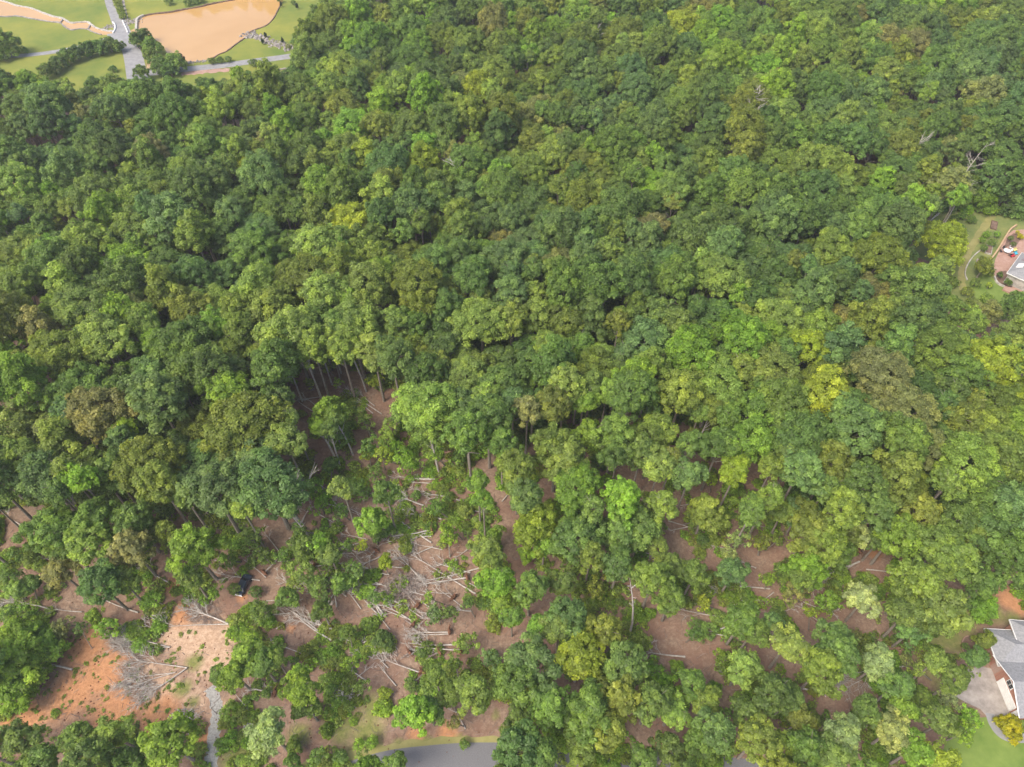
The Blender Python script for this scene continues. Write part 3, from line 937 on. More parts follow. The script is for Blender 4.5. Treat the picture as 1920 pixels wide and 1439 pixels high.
# hand placed, from the photograph:  x y radius colour ; radius in photograph pixels
FULL = """100 993 46 m;187 980 40 m;127 1027 34 m;167 1020 38 l;247 1027 35 k;253 980 38 m;310 1000 24 l;367 1033 46 g;360 1085 22 m;187 1093 36 d;117 1072 30 k;233 1093 28 m;
33 1210 50 g 4;67 1200 34 g 4;20 1262 48 g 4;55 1240 50 g 4;33 1297 34 g 3.5;90 1215 30 g 3.5;440 1262 29 g;467 1233 32 g;493 1247 27 m;408 1270 17 m;517 1237 18 l;563 1293 38 g;573 1322 30 m;563 1267 25 g;
503 1370 36 p;213 1377 34 l;150 1387 33 m;317 1393 44 g;160 1427 38 m;80 1430 30 m;240 1427 28 d;40 1387 34 m;502 911 68 b;452 950 26 l;537 828 34 l;462 795 70 o;
1003 985 42 y;1020 1022 28 g;1083 1002 48 d;1107 1043 35 o;1160 1000 38 m;1233 1027 28 l;1160 1053 38 d;1223 1087 44 m;1257 1127 34 m;1257 1062 30 m;930 1093 38 g;993 1103 38 m;
960 1157 26 m;940 1127 22 g;1053 1093 32 m;1067 1160 44 b;1050 1178 38 m;1133 1180 40 o;1087 1233 44 y;1117 1253 30 l;1000 1243 50 b;973 1282 42 m;1173 1250 42 m;1033 1327 40 m;
1107 1337 50 m;1160 1310 44 o;1220 1317 38 m;1262 1330 34 l;973 1353 30 d;1140 1372 36 o;973 1407 48 b;1013 1422 36 m;1090 1412 32 o;1207 1430 30 m;1253 1405 32 d;1007 1182 28 g;
887 1300 42 m;847 1303 30 m;817 1268 22 m;777 1337 42 g;805 1330 32 m;1393 1160 38 m;1413 1182 34 m;1300 1077 34 m;1373 1073 34 b;1393 1253 34 l;1480 1207 36 l;1450 1165 22 b;
1447 1300 38 d;1480 1312 30 d;1327 1313 28 l;1300 1283 28 m;1340 1367 38 b;1313 1397 34 m;1397 1343 32 m;1420 1387 40 o;1520 993 46 o;1547 1020 38 o;1607 997 24 p;1513 1067 32 g;
1573 1037 25 m;1680 1003 36 g;1760 1027 48 m;1780 1053 40 l;1713 1100 46 m;1763 1143 46 l;1707 1147 38 m;1713 1178 30 b;1860 993 46 d;1897 1043 46 m;1847 1093 30 d;1820 1010 34 o;
1563 1193 32 b;1567 1227 40 m;1540 1253 36 o;1620 1127 30 p;1647 1240 30 p;1680 1287 30 m;1580 1377 36 p;1673 1370 34 p;1563 1417 36 m;1513 1410 36 m;1713 1407 30 g;1763 1430 30 y;
1620 1333 26 m;1763 1353 30 m;1790 1275 26 m;1753 1243 22 l;1063 873 38 l;1043 838 40 o;1080 913 45 g;1102 813 28 g;1152 822 42 m;1157 852 30 d;1227 813 38 o;1202 850 32 m;1235 873 32 l;
1165 940 38 g;1243 947 28 l;970 882 35 o;985 932 32 b;1177 1005 25 y;1202 988 36 m;1410 823 44 g;1347 835 36 m;1380 880 28 y;1293 890 30 b;1322 960 32 l;1447 877 26 o;1443 932 26 l;
1410 955 26 m;620 778 36 g 9;547 783 20 m;620 1043 24 m;695 978 34 g;640 914 26 l;723 922 28 m;895 905 26 g;905 935 24 g;907 1027 32 l;923 1055 26 m;1830 1235 20 d;1500 1085 22 m;
1107 730 31 d;1275 52 36 y;663 415 42 y;1770 455 42 y;1290 160 26 l;1028 650 27 l;1000 505 26 l;90 610 24 y;1065 415 17 k;1225 425 27 k;250 570 18 k;75 680 16 k;90 800 20 k;155 215 18 k;
490 267 14 k;853 290 20 k;813 372 16 k;1240 672 15 k;30 860 42 o;232 830 30 b;600 30 20 m;617 95 38 m;585 70 22 g;632 130 30 m;600 140 28 m;1500 885 38 b;1560 870 36 o;1845 500 17 o 4;
1560 470 40 o;1650 480 45 o;1765 500 22 l;1860 680 44 y;1800 790 38 o;1420 560 34 d;1270 620 36 m;960 560 40 b;820 500 34 d;870 760 40 b;800 700 36 d;960 760 32 b;940 830 36 m;
1500 1350 26 o;1640 955 34 m;1720 965 38 o;1790 970 38 d;1500 960 30 b;1580 955 34 l;1830 960 36 m;1900 950 38 b;1650 1010 26 m;1590 1000 26 o;1470 960 24 m;1110 955 26 m;1290 830 24 m;1260 860 20 o;60 1462 34 m;260 1465 34 l;960 1470 40 m;1150 1475 34 m;1300 1470 36 m;1480 1460 40 o;1640 1470 38 m;738 1434 26 m;688 1440 28 g;-50 1240 40 m;-45 1010 40 m;-50 1400 36 m;1470 1400 30 m;1690 1330 24 g"""
SPARSE = """17 1083 28 m;33 1105 24 l;13 1147 24 m;60 1095 20 m;117 1173 22 k;110 1190 18 k;200 1177 26 g;180 1160 20 g;150 1177 14 d;287 1123 20 g;473 1010 28 m;567 1027 30 m;607 1022 30 g;493 1045 24 m;
567 1070 34 m;600 1100 38 m;493 1147 26 m;617 1060 28 m;540 1120 24 m;460 1193 20 g;593 1417 20 m;550 1427 18 m;671 917 26 m;703 888 24 m;604 946 26 g;715 995 24 d;680 1022 14 y;
721 1054 17 y;598 1016 22 g;610 1042 26 m;663 1071 26 m;642 1092 24 m;803 1118 14 g;814 1150 22 b;843 1144 18 m;817 949 22 m;849 998 20 g;878 1130 16 m;654 1188 18 m;604 1144 22 m;
473 1194 18 g;633 817 28 m;727 829 28 l;692 838 24 m;759 858 28 g;718 852 20 y;613 689 14 o;578 710 12 o;513 720 18 g;634 718 11 g;678 689 11 o;705 714 18 y;757 753 20 y;682 791 25 m;
734 803 24 l;745 782 18 b;692 849 18 y;745 845 24 g;640 960 20 m;840 1007 22 g;927 1003 20 g;987 1040 18 g;1073 1063 24 m;1117 1103 24 o;1203 1200 20 l;1230 1260 26 g;1247 1282 24 g;
920 1233 24 b;873 1207 26 l;853 1243 20 m;823 1150 16 m;650 1187 16 m;653 1243 18 g;677 1287 18 m;853 1353 18 k;690 1430 26 m;747 1425 18 m;1303 973 22 l;1383 1010 22 p;1367 1037 22 p;
1427 1017 24 o;1440 1087 18 g;1322 1127 18 y;1357 1237 24 g;1300 1190 16 d;1405 985 20 m;1367 920 24 g;1373 942 18 g;1335 902 14 y;1120 867 18 b;1137 897 16 g;1553 1127 26 g;
1493 1110 28 k;1520 1147 16 y;1600 1190 20 k;1730 1250 18 l;1810 1262 22 m;1780 1310 22 p;1613 1343 24 m;1730 1313 22 m;1820 1340 24 g;1807 1375 24 g;1493 1343 26 m;820 850 20 g;
860 860 20 m;790 800 24 m;780 870 16 l;655 1020 18 m;560 990 20 m;530 1040 18 m;700 1120 18 m;430 1050 20 m;400 1110 16 g;1460 1010 18 o;590 910 20 g;620 870 18 m;1240 985 14 m"""
BUSH = """7 1373 12 d;550 1400 16 m;720 1057 9 y;697 1393 12 g;673 1397 11 g;720 1300 13 y;773 1287 12 m;720 1200 20 d;1310 1190 13 d;1293 972 12 y;1317 1012 12 d;1590 1085 8 g;590 1330 15 m;830 1020 10 l;
780 930 10 m;870 960 16 l;900 975 11 l;760 1030 12 l;1850 1090 16 g;1843 1137 28 g;1815 1130 16 d;1700 1240 12 k;655 1325 10 m;530 1300 10 g;620 1290 11 m;1440 1370 10 g;500 1300 10 m;
1270 1255 16 g;1340 1290 14 g;790 1225 9 m;640 1420 14 m;870 1395 10 m;440 1105 12 m;480 1110 12 d;1830 530 10 m;1815 547 12 o;1855 535 6 y;1855 508 10 m;1860 455 8 m;1850 440 7 g;1805 405 8 m;
1875 515 6 d;1890 530 7 d;1790 410 8 d;1895 447 5 d;1900 458 5 d;1870 440 6 g;1845 465 7 m;1900 500 4 k;1785 530 14 m;1765 545 15 m;1820 570 12 o;1850 560 12 l;1880 575 14 m;
1823 1225 9 k;1835 1218 8 m;1810 1212 7 m;1845 1228 9 m;1725 1310 14 m;1740 398 12 g;1760 390 14 m;1785 388 13 d;1812 392 14 g;1835 390 12 m;1856 394 14 g;1880 396 13 d;1905 402 13 m;1930 404 12 g;1822 412 9 m;1800 425 7 l;1842 450 6 g"""
ESTATE = """15 88 25 m 4;-30 95 24 m 4;110 118 15 d 2.6;125 108 15 d 2.6;143 100 15 d 2.8;165 94 16 d 2.8;187 89 17 d 2.8;205 84 15 d 2.8;222 88 11 d 2.2;100 127 14 d 2.6;84 134 15 m 3;255 77 14 d 3;268 68 14 d 3;285 88 18 m 3.2;
283 106 14 m 3;300 122 19 m 3.4;330 118 20 m 3.4;318 130 15 d 3;316 3 8 d 1.6;352 5 8 d 1.5;366 2 7 d 1.4;377 0 7 d 1.4;265 136 14 m 3;212 130 8 d 1.2;397 115 7 d 1.3;413 113 7 d 1.3;428 111 7 d 1.3;
219 2 8 o 1;222 10 8 o 1;225 17 8 o 1;228 24 8 o 1;231 31 8 o 1;216 -5 8 o 1;540 87 5 k 1;475 118 9 b 1.6;500 122 8 d 1.4;550 5 5 d 1;610 2 12 m 4;525 0 6 d 1.4;625 8 12 m 4"""


def parse(t):
    return [s.split() for s in t.replace('\n', '').split(';') if s.strip()]


placed = []    # (x, y, R) at crown level, in metres
trees = []
G_TREE = 'broadleaf trees of the wood'
G_SAP = 'thin young trees standing in the storm clearing'
G_BUSH = 'shrubs and low bushes'
NFULL = 0
for a in parse(FULL):
    x, y, r_, c = float(a[0]), float(a[1]), float(a[2]), a[3]
    hgt = 17 if y < 960 else (12.5 if r_ > 34 else 9.5)
    if len(a) > 4: hgt = float(a[4])
    if y < 200 and x < 700: hgt = 15
    if (x, y) == (1770, 455): hgt = 10
    kk = 1.05 if (y < 760 or x < 545 or x > 1480 or (x > 950 and y < 1010)) else (.98 if y > 1200 and x > 900 else .86)
    p, R = crown_place(x, y, r_ * kk, hgt)
    key = 'big' if R > 4.7 else ('mid' if R > 3.3 else 'small')
    e, R = make_tree(x, y, r_ * kk, c, hgt, key, 'broadleaf_tree', 'tree', G_TREE)
    placed.append((p.x, p.y, R)); NFULL += 1
for a in parse(SPARSE):
    x, y, r_, c = float(a[0]), float(a[1]), float(a[2]), a[3]
    make_tree(x, y, r_ * .88, c, rnd.uniform(3.2, 6.0), 'sparse' if rnd.random() < .85 else 'small', 'sapling', 'sapling', G_SAP, lean=.3)
for a in parse(BUSH):
    x, y, r_, c = float(a[0]), float(a[1]), float(a[2]), a[3]
    if r_ < 1: continue
    make_tree(x, y, r_, c, 1.3, 'bush' if r_ < 16 else 'small', 'shrub', 'shrub', G_BUSH)
for a in parse(ESTATE):
    x, y, r_, c, z = float(a[0]), float(a[1]), float(a[2]), a[3], float(a[4])
    if z >= 4: make_tree(x, y, r_, c, z, 'mid', 'broadleaf_tree', 'tree', G_TREE); NFULL += 1
    else: make_tree(x, y, r_, c, z, 'bush' if r_ < 10 else 'small', 'shrub', 'shrub', G_BUSH)
# named garden shrubs
for (x, y, r_, c, z) in ((1735, 368, 26, 'g', 5), (1772, 368, 26, 'm', 5), (1810, 364, 28, 'd', 5), (1848, 366, 28, 'g', 5), (1885, 364, 30, 'd', 5.5), (1918, 376, 26, 'b', 5), (1950, 365, 30, 'm', 5), (1690, 430, 24, 'g', 6),
                        (1705, 395, 26, 'g', 9), (1780, 340, 26, 'o', 10), (1860, 330, 28, 'b', 11), (1920, 330, 30, 'm', 12), (1900, 575, 26, 'd', 9), (1940, 590, 34, 'm', 12), (1850, 590, 24, 'k', 8)):
    make_tree(x, y, r_, c, z, 'mid', 'broadleaf_tree', 'tree', G_TREE); NFULL += 1
    p, R = crown_place(x, y, r_, z); placed.append((p.x, p.y, R))
e, _ = make_tree(1895, 1364, 23, 'y', 1.2, 'small', 'shrub', 'shrub', G_BUSH, 'vivid golden yellow shrub at the corner of the brick house')
[ch for ch in e.children if ch.name.startswith('crown')][0]['tint'] = [.36, .36, .015]
e, _ = make_tree(1847, 1202, 18, 'o', 2.4, 'small', 'shrub', 'shrub', G_BUSH, 'clipped round olive shrub against the grey hip roof')
for (x, y, r_, lab) in ((1908, 436, 4, 'upper of two vivid yellow patio shrubs'), (1913, 444, 6, 'lower of two vivid yellow patio shrubs')):
    e, _ = make_tree(x, y, r_, 'y', .9, 'bush', 'shrub', 'shrub', G_BUSH, lab)
    [ch for ch in e.children if ch.name.startswith('crown')][0]['tint'] = [.42, .42, .015]


# small dark conifers by the pond
def conifer(px, py, h, r_, lab, lean=0.0):
    p = W(px, py)
    e = empty('conifer', p)
    e.rotation_euler = (0, lean, 0)
    hide_props(e, lab, 'conifer', 'dark slender conifers by the pond')
    q = MB(); q.tube([(0, 0, -.1), (0, 0, h * .3)], r_ * .15, 6); q.build('trunk', M['bark'], e)
    n_ = 500
    r = np.random.default_rng(int(px))
    me = crown_mesh('conifer_crown', r_, h / 2, n_, .4, int(px), 14, 'cone', 0)
    cr = link('crown', me, e, loc=(0, 0, h * .5))
    cr['tint'] = [.03, .06, .03]


conifer(350, 122, 5.2, 1.0, 'dark leaning conifer on the near shore of the pond', -.25)
for (x, y, lab) in ((499, 72, 'small dark conifer above the creek rocks'), (494, 84, 'small dark conifer below the creek rocks, left'), (531, 82, 'small dark conifer at the right end of the creek rocks'), (528, 14, 'dark conifer on the right shore of the pond'), (558, 18, 'tiny conifer alone on the upper right lawn')):
    conifer(x, y, 2.6, .6, lab)

# auto fill of the closed forest: crown positions by dart throwing, kept out of the open places
OPEN = [
    [(-400, -400), (648, -400), (648, -10), (600, 22), (560, 50), (548, 60), (548, 142), (500, 138), (440, 130), (400, 146), (330, 152), (280, 146), (240, 146), (200, 146), (100, 148), (40, 130), (-400, 122)],
    [(-300, 955), (200, 955), (330, 950), (395, 985), (440, 975), (505, 840), (520, 760), (560, 690), (620, 685), (700, 690), (760, 740), (800, 840), (860, 870), (950, 850), (1000, 820),
     (1100, 790), (1230, 790), (1320, 800), (1460, 810), (1475, 900), (1480, 950), (2300, 950), (2300, 2000), (-300, 2000)],
    [(1720, 404), (1770, 380), (1870, 385), (2000, 380), (2000, 590), (1880, 590), (1810, 560), (1760, 520), (1712, 470)],
]


def inside(x, y, poly):
    c_ = False
    j = len(poly) - 1
    for i in range(len(poly)):
        xi, yi = poly[i]; xj, yj = poly[j]
        if (yi > y) != (yj > y) and x < (xj - xi) * (y - yi) / (yj - yi) + xi: c_ = not c_
        j = i
    return c_


KEEP = [(1700, 395), (1800, 384), (2100, 384), (2100, 585), (1850, 580), (1800, 540), (1750, 480)]
cell = {}


def near(x, y, R, k):
    ci, cj = int(x // 6), int(y // 6)
    for i in range(ci - 2, ci + 3):
        for j in range(cj - 2, cj + 3):
            for (a, b_, r_) in cell.get((i, j), ()):
                if (a - x) ** 2 + (b_ - y) ** 2 < ((R + r_) * k) ** 2: return True
    return False


for p in placed: cell.setdefault((int(p[0] // 6), int(p[1] // 6)), []).append(p)
auto = []
ZC = 17.0
from mathutils import noise as mn
for k_pass, (tries, rl, rh, kk) in enumerate(((9000, 4.9, 6.9, .66), (16000, 3.9, 5.3, .64), (26000, 2.9, 4.0, .61), (20000, 2.4, 3.2, .56))):
    for _ in range(tries):
        x, y = rnd.uniform(-250, 250), rnd.uniform(40, 420)
        zc = ZC + rnd.uniform(-4, 4) + 2.5 * mn.noise(Vector((x / 25, y / 25, 0))) - k_pass * .6
        R = rnd.uniform(rl, rh)
        px, py, s = PX((x, y, zc))
        if not (-110 < px < 2030 and -60 < py < 1000): continue
        rp = R * s
        if inside(px, py - rp * .75, OPEN[0]) or inside(px, py, OPEN[0]) or inside(px - rp * .5, py, OPEN[0]): continue
        if inside(px, py, OPEN[1]) or inside(px, py + rp * (.95 if px < 1480 else .25), OPEN[1]) or inside(px, py - rp * 1.0, OPEN[2]) or inside(px, py - rp * .6, OPEN[2]) or inside(px + rp * .5, py, OPEN[2]) or inside(px - rp * .6, py, OPEN[2]): continue
        bx_, by_, _s = PX((x, y, 0))
        if inside(bx_, by_, KEEP) or near(x, y, R, kk): continue
        cell.setdefault((int(x // 6), int(y // 6)), []).append((x, y, R))
        auto.append((px, py, rp, zc, x, y, R, s))


def auto_colour(x, y, py):
    h = mn.noise(Vector((x / 40, y / 40, 3.3))) + rnd.gauss(0, .38)
    if rnd.random() < .028: return 'k'
    if rnd.random() < .012: return 'y'
    if h < -.42: return 'b'
    if h < -.15: return 'd'
    if h < .16: return 'm'
    if h < .34: return 'o'
    if h < .62: return 'l'
    return 'g'


auto.sort(key=lambda t: -t[2])
NIND = 300 - NFULL
far = []
for i, (px, py, rp, zc, x, y, R, s) in enumerate(auto):
    c = auto_colour(x, y, py)
    if i < NIND:
        key = 'big' if R > 4.7 else ('mid' if R > 3.3 else 'small')
        make_tree(px, py, rp, c, zc, key, 'broadleaf_tree', 'tree', G_TREE)
    else:
        far.append((x, y, zc, R, c))
print('full', NFULL, 'auto', len(auto), 'far', len(far))


# ---- far trees and undergrowth: one object each, instanced by geometry nodes
def scatter(name, pts, metas, label, cat):
    """pts: list of (x, y, z, scale(3), rot, tint, variant)"""
    me = bpy.data.meshes.new(name)
    me.from_pydata([p[0] for p in pts], [], [])
    n_ = len(pts)
    at = me.attributes.new('scl', 'FLOAT_VECTOR', 'POINT'); at.data.foreach_set('vector', [v for p in pts for v in p[1]])
    at = me.attributes.new('rz', 'FLOAT', 'POINT'); at.data.foreach_set('value', [p[2] for p in pts])
    at = me.attributes.new('tint', 'FLOAT_VECTOR', 'POINT'); at.data.foreach_set('vector', [v for p in pts for v in p[3]])
    at = me.attributes.new('vi', 'INT', 'POINT'); at.data.foreach_set('value', [p[4] for p in pts])
    o = link(name, me)
    ng = bpy.data.node_groups.new(name, 'GeometryNodeTree')
    ng.interface.new_socket('Geometry', in_out='INPUT', socket_type='NodeSocketGeometry')
    ng.interface.new_socket('Geometry', in_out='OUTPUT', socket_type='NodeSocketGeometry')
    N, Lk = ng.nodes, ng.links
    gi, go = N.new('NodeGroupInput'), N.new('NodeGroupOutput')
    m2p = N.new('GeometryNodeMeshToPoints'); Lk.new(gi.outputs[0], m2p.inputs[0])
    join = N.new('GeometryNodeJoinGeometry')
    objs = []
    for mm in metas:
        so = bpy.data.objects.new('foliage_source', mm)
        objs.append(so)
    for so in reversed(objs):
        oi = N.new('GeometryNodeObjectInfo'); oi.inputs['Object'].default_value = so
        g2 = N.new('GeometryNodeGeometryToInstance'); Lk.new(oi.outputs['Geometry'], g2.inputs[0])
        Lk.new(g2.outputs[0], join.inputs[0])
    iop = N.new('GeometryNodeInstanceOnPoints')
    iop.inputs['Pick Instance'].default_value = True

    def na(nm, typ):
        a = N.new('GeometryNodeInputNamedAttribute'); a.data_type = typ; a.inputs[0].default_value = nm
        return a.outputs[0]
    Lk.new(m2p.outputs[0], iop.inputs['Points'])
    Lk.new(join.outputs[0], iop.inputs['Instance'])
    Lk.new(na('vi', 'INT'), iop.inputs['Instance Index'])
    cx = N.new('ShaderNodeCombineXYZ'); Lk.new(na('rz', 'FLOAT'), cx.inputs[2])
    e2r = N.new('FunctionNodeEulerToRotation'); Lk.new(cx.outputs[0], e2r.inputs[0])
    Lk.new(e2r.outputs[0], iop.inputs['Rotation'])
    Lk.new(na('scl', 'FLOAT_VECTOR'), iop.inputs['Scale'])
    Lk.new(iop.outputs[0], go.inputs[0])
    md = o.modifiers.new('scatter', 'NODES'); md.node_group = ng
    for mm in metas:
        for mt in mm.materials:
            if mt.name not in [q.name for q in me.materials]: me.materials.append(mt)
    hide_props(o, label, cat, None, 'stuff')
    return o


def merged_tree(name, R, H, cm, tm, zc):
    """crown + trunk in one mesh, base at the origin, crown centre at zc"""
    bm = bmesh.new()
    bm.from_mesh(tm)
    bmesh.ops.scale(bm, vec=(1, 1, zc / HREF), verts=bm.verts)
    nt_ = len(bm.verts)
    bm.from_mesh(cm)
    bm.verts.ensure_lookup_table()
    for v in bm.verts[nt_:]: v.co.z += zc
    lv = bm.faces.layers.float.get('leafvar')
    for f in bm.faces: f.material_index = 1 if f[lv] > 0 or len(f.verts) == 4 and f.verts[0].index >= nt_ else 0
    bm.verts.index_update()
    for f in bm.faces: f.material_index = 1 if f.verts[0].index >= nt_ else 0
    me = bpy.data.meshes.new(name)
    bm.to_mesh(me); bm.free()
    me.materials.append(M['bark']); me.materials.append(M['leaf'])
    return me


kinds = []
for key in ('small', 'mid', 'big'):
    for (R, H, cm, tm) in CR[key]:
        kinds.append((R, merged_tree('forest_tree', R, H, cm, tm, ZC)))
pts = []
for (x, y, zc, R, c) in far:
    cand = sorted(range(len(kinds)), key=lambda k: abs(kinds[k][0] - R) + rnd.uniform(0, 1.2))
    j = cand[0]
    s = R / kinds[j][0]
    sz = zc / ZC
    pts.append(((x, y, 0), (s, s, sz), rnd.uniform(0, 6.28), jit(TINT[c]), j))
# trees mirrored in the pond, on the far bank just outside the picture
for (px, py) in ((350, -38), (385, -44), (410, -50), (440, -54), (470, -50), (495, -46), (515, -52), (330, -48)):
    p = W(px, py)
    pts.append(((p.x, p.y, 0), (.9, .9, .8), rnd.uniform(0, 6), jit(TINT['m']), rnd.randrange(3, 8)))
scatter('distant_forest', pts, [k[1] for k in kinds], 'closed broadleaf forest filling the upper part of the view', 'forest')

und = []
um = [CR['bush'][0][2], CR['bush'][2][2], crown_mesh('undergrowth_tuft', 1.0, .5, 110, .34, 91, 9, 'round', 1), crown_mesh('undergrowth_tuft', 1.4, .7, 190, .36, 92, 12, 'round', 1)]
BARE = [(165, 1255, 95), (300, 1340, 70), (370, 1205, 75), (60, 1345, 45), (215, 1300, 80), (402, 1370, 26), (402, 1420, 26), (403, 1320, 26), (396, 1295, 16), (1265, 1190, 60), (1310, 1225, 45), (850, 1418, 120), (730, 1432, 60), (1840, 1295, 50),
        (1885, 1230, 70), (820, 1180, 40), (880, 1170, 40), (745, 1180, 35), (800, 1050, 35), (560, 1190, 35), (1000, 1180, 10), (930, 1200, 20), (610, 855, 20), (1860, 1410, 70), (1850, 1150, 60), (1790, 1190, 40)]
cnt = 0
for _ in range(36000):
    x, y = rnd.uniform(-115, 115), rnd.uniform(18, 200)
    px, py, s = PX((x, y, 0))
    if not (-60 < px < 1980 and 150 < py < 1500): continue
    if any(math.hypot(px - a, py - b_) < r_ for a, b_, r_ in BARE): continue
    if inside(px, py, OPEN[2]) and rnd.random() < .8: continue
    if inside(px, py, OPEN[0]): continue
    clear = inside(px, py, OPEN[1])
    nz = mn.noise(Vector((x / 9, y / 9, 8)))
    if clear and nz + rnd.uniform(-.25, .25) < .13: continue
    if not clear and rnd.random() < .72: continue
    c = rnd.choice('mlgolglgo' if clear else 'mmgodoldm')
    sc = rnd.uniform(.5, 1.25) if clear else rnd.uniform(.8, 2.0)
    vi = rnd.choice([2, 3, 2, 3, 2, 0, 1]) if clear else rnd.choice([0, 1, 3])
    und.append(((x, y, .35 * sc), (sc, sc, sc * rnd.uniform(.7, 1.2)), rnd.uniform(0, 6), jit(TINT[c]), vi))
for _ in range(1500):
    px, py = rnd.uniform(20, 560), rnd.uniform(1180, 1430)
    if not any(math.hypot(px - a, py - b_) < r_ for a, b_, r_ in BARE[:5]) or math.hypot(px - 402, (py - 1370) * .3) < 22: continue
    nz = mn.noise(Vector((px / 26, py / 26, 1)))
    if nz < rnd.uniform(-.3, .5): continue
    p = W(px, py); sc = rnd.uniform(.12, .42)
    und.append(((p.x, p.y, .1), (sc, sc, sc * .7), rnd.uniform(0, 6), jit(TINT[rnd.choice('mogl')]), rnd.choice([2, 3])))
print('undergrowth', len(und))
scatter('undergrowth', und, um, 'patchy green seedlings and weeds over the forest floor', 'undergrowth')

# ------------------------------------------------------------------ fallen trees
def limb_pts(p, d, length, r, sag=.0, n_=4, wig=.08):
    pts, rad = [p], [r]
    for i in range(1, n_ + 1):
        d = (d + Vector((rnd.gauss(0, wig), rnd.gauss(0, wig), rnd.gauss(0, wig * .5)))).normalized()
        p = p + d * (length / n_)
        if p.z < .06: p.z = .06
        pts.append(p); rad.append(r * (1 - .85 * i / n_))
    return pts, rad


def branches(e, p, d, length, r, n_br, spread, depth, mat, name='branch'):
    pts, rad = limb_pts(p, d, length, r)
    mb = MB(); mb.tube(pts, rad, 5)
    for k in range(n_br):
        t_ = rnd.uniform(.25, .95)
        i = min(int(t_ * (len(pts) - 1)), len(pts) - 2)
        q = pts[i].lerp(pts[i + 1], t_ * (len(pts) - 1) - i)
        a = rnd.uniform(.3, .8) * rnd.choice((-1, 1)) * spread
        dd = Matrix.Rotation(a, 3, 'Z') @ d
        dd.z += rnd.uniform(-.1, .3)
        pp, rr = limb_pts(q, dd.normalized(), length * rnd.uniform(.3, .6), max(r * .42, .035), n_=3)
        mb.tube(pp, rr, 4)
        for m_ in range(3):
            ddd = Matrix.Rotation(rnd.uniform(-.7, .7), 3, 'Z') @ dd.normalized()
            pp2, rr2 = limb_pts(pp[rnd.choice((1, 2))], ddd, length * rnd.uniform(.15, .32), max(r * .22, .025), n_=2)
            mb.tube(pp2, rr2, 3)
    mb.build(name, mat, e)


def fallen(bx, by, tx, ty, r=.2, nb=4, spread=1.0, root=False, lab=None, leafy=None, mat='dead', crownfrac=.55):
    A, B = W(bx, by), W(tx, ty)
    e = empty('fallen_tree', A)
    hide_props(e, lab, 'fallen tree', 'fallen trees and logs in the storm clearing')
    D = B - A
    L = D.length
    d = D.normalized()
    pts, rad = [], []
    side = Vector((-d.y, d.x, 0))
    bend = rnd.uniform(-.035, .035) * L
    z0 = r + (.5 if root else .1)
    for i in range(7):
        t_ = i / 6
        pts.append(d * (L * t_) + side * bend * math.sin(t_ * math.pi) + Vector((0, 0, z0 + rnd.uniform(0, .12) + .25 * t_)))
        rad.append(r * (1 - .72 * t_))
    mb = MB(); mb.tube(pts, rad, 8); mb.build('trunk', M[mat], e)
    for k in range(nb):
        t_ = rnd.uniform(1 - crownfrac, .97)
        i = min(int(t_ * 6), 5)
        q = pts[i].lerp(pts[i + 1], t_ * 6 - i)
        a = rnd.uniform(.25, .75) * (1 if k % 2 else -1) * spread
        dd = (Matrix.Rotation(a, 3, 'Z') @ d)
        dd.z = rnd.uniform(0, .35)
        branches(e, q, dd.normalized(), L * rnd.uniform(.2, .42) * (1.15 - t_ * .4), max(r * .34, .05), 9 if nb >= 8 else 6, 1, 1, M[mat])
    if root:
        n_ = 13
        vs, fs = [], []
        for i in range(n_):
            a = i * 2 * math.pi / n_
            rr = rnd.uniform(.55, 1.0)
            for k, (off, kk) in enumerate(((-.35, .55), (-.05, 1), (.25, .5))):
                vs.append(-d * (off + .3) + side * math.cos(a) * rr * kk + Vector((0, 0, .75 + math.sin(a) * rr * kk * .85)))
            j = (i + 1) % n_
            fs += [(3 * i, 3 * j, 3 * j + 1, 3 * i + 1), (3 * i + 1, 3 * j + 1, 3 * j + 2, 3 * i + 2)]
        fs += [tuple(3 * i for i in range(n_ - 1, -1, -1)), tuple(3 * i + 2 for i in range(n_))]
        q = MB(); q.add(vs, fs)
        for i in range(9):
            a = rnd.uniform(0, 6.28)
            s_ = side * math.cos(a) + Vector((0, 0, math.sin(a)))
            q.tube([Vector((0, 0, .75)) + s_ * .4, Vector((0, 0, .75)) + s_ * rnd.uniform(1.2, 2.0) - d * rnd.uniform(.2, .7)], [.09, .02], 4)
        q.build('root_ball', M['root'], e)
    if leafy:
        R0, H0, cm, tm = CR['sparse'][rnd.randrange(4)]
        s = leafy
        cr = link('crown', cm, e, loc=d * L * .85 + Vector((0, 0, 1.4)), scale=(s, s, s * .55))
        cr['tint'] = jit(TINT[rnd.choice('mgm')])
    if not lab:
        look = f'{"long" if L > 9 else "short"} {"thick" if r > .2 else "thin"} pale fallen {"tree with roots" if root else ("branchy trunk" if nb > 3 else "log")}'
        defer_label(e, look, (bx + tx) / 2, (by + ty) / 2)
    return e


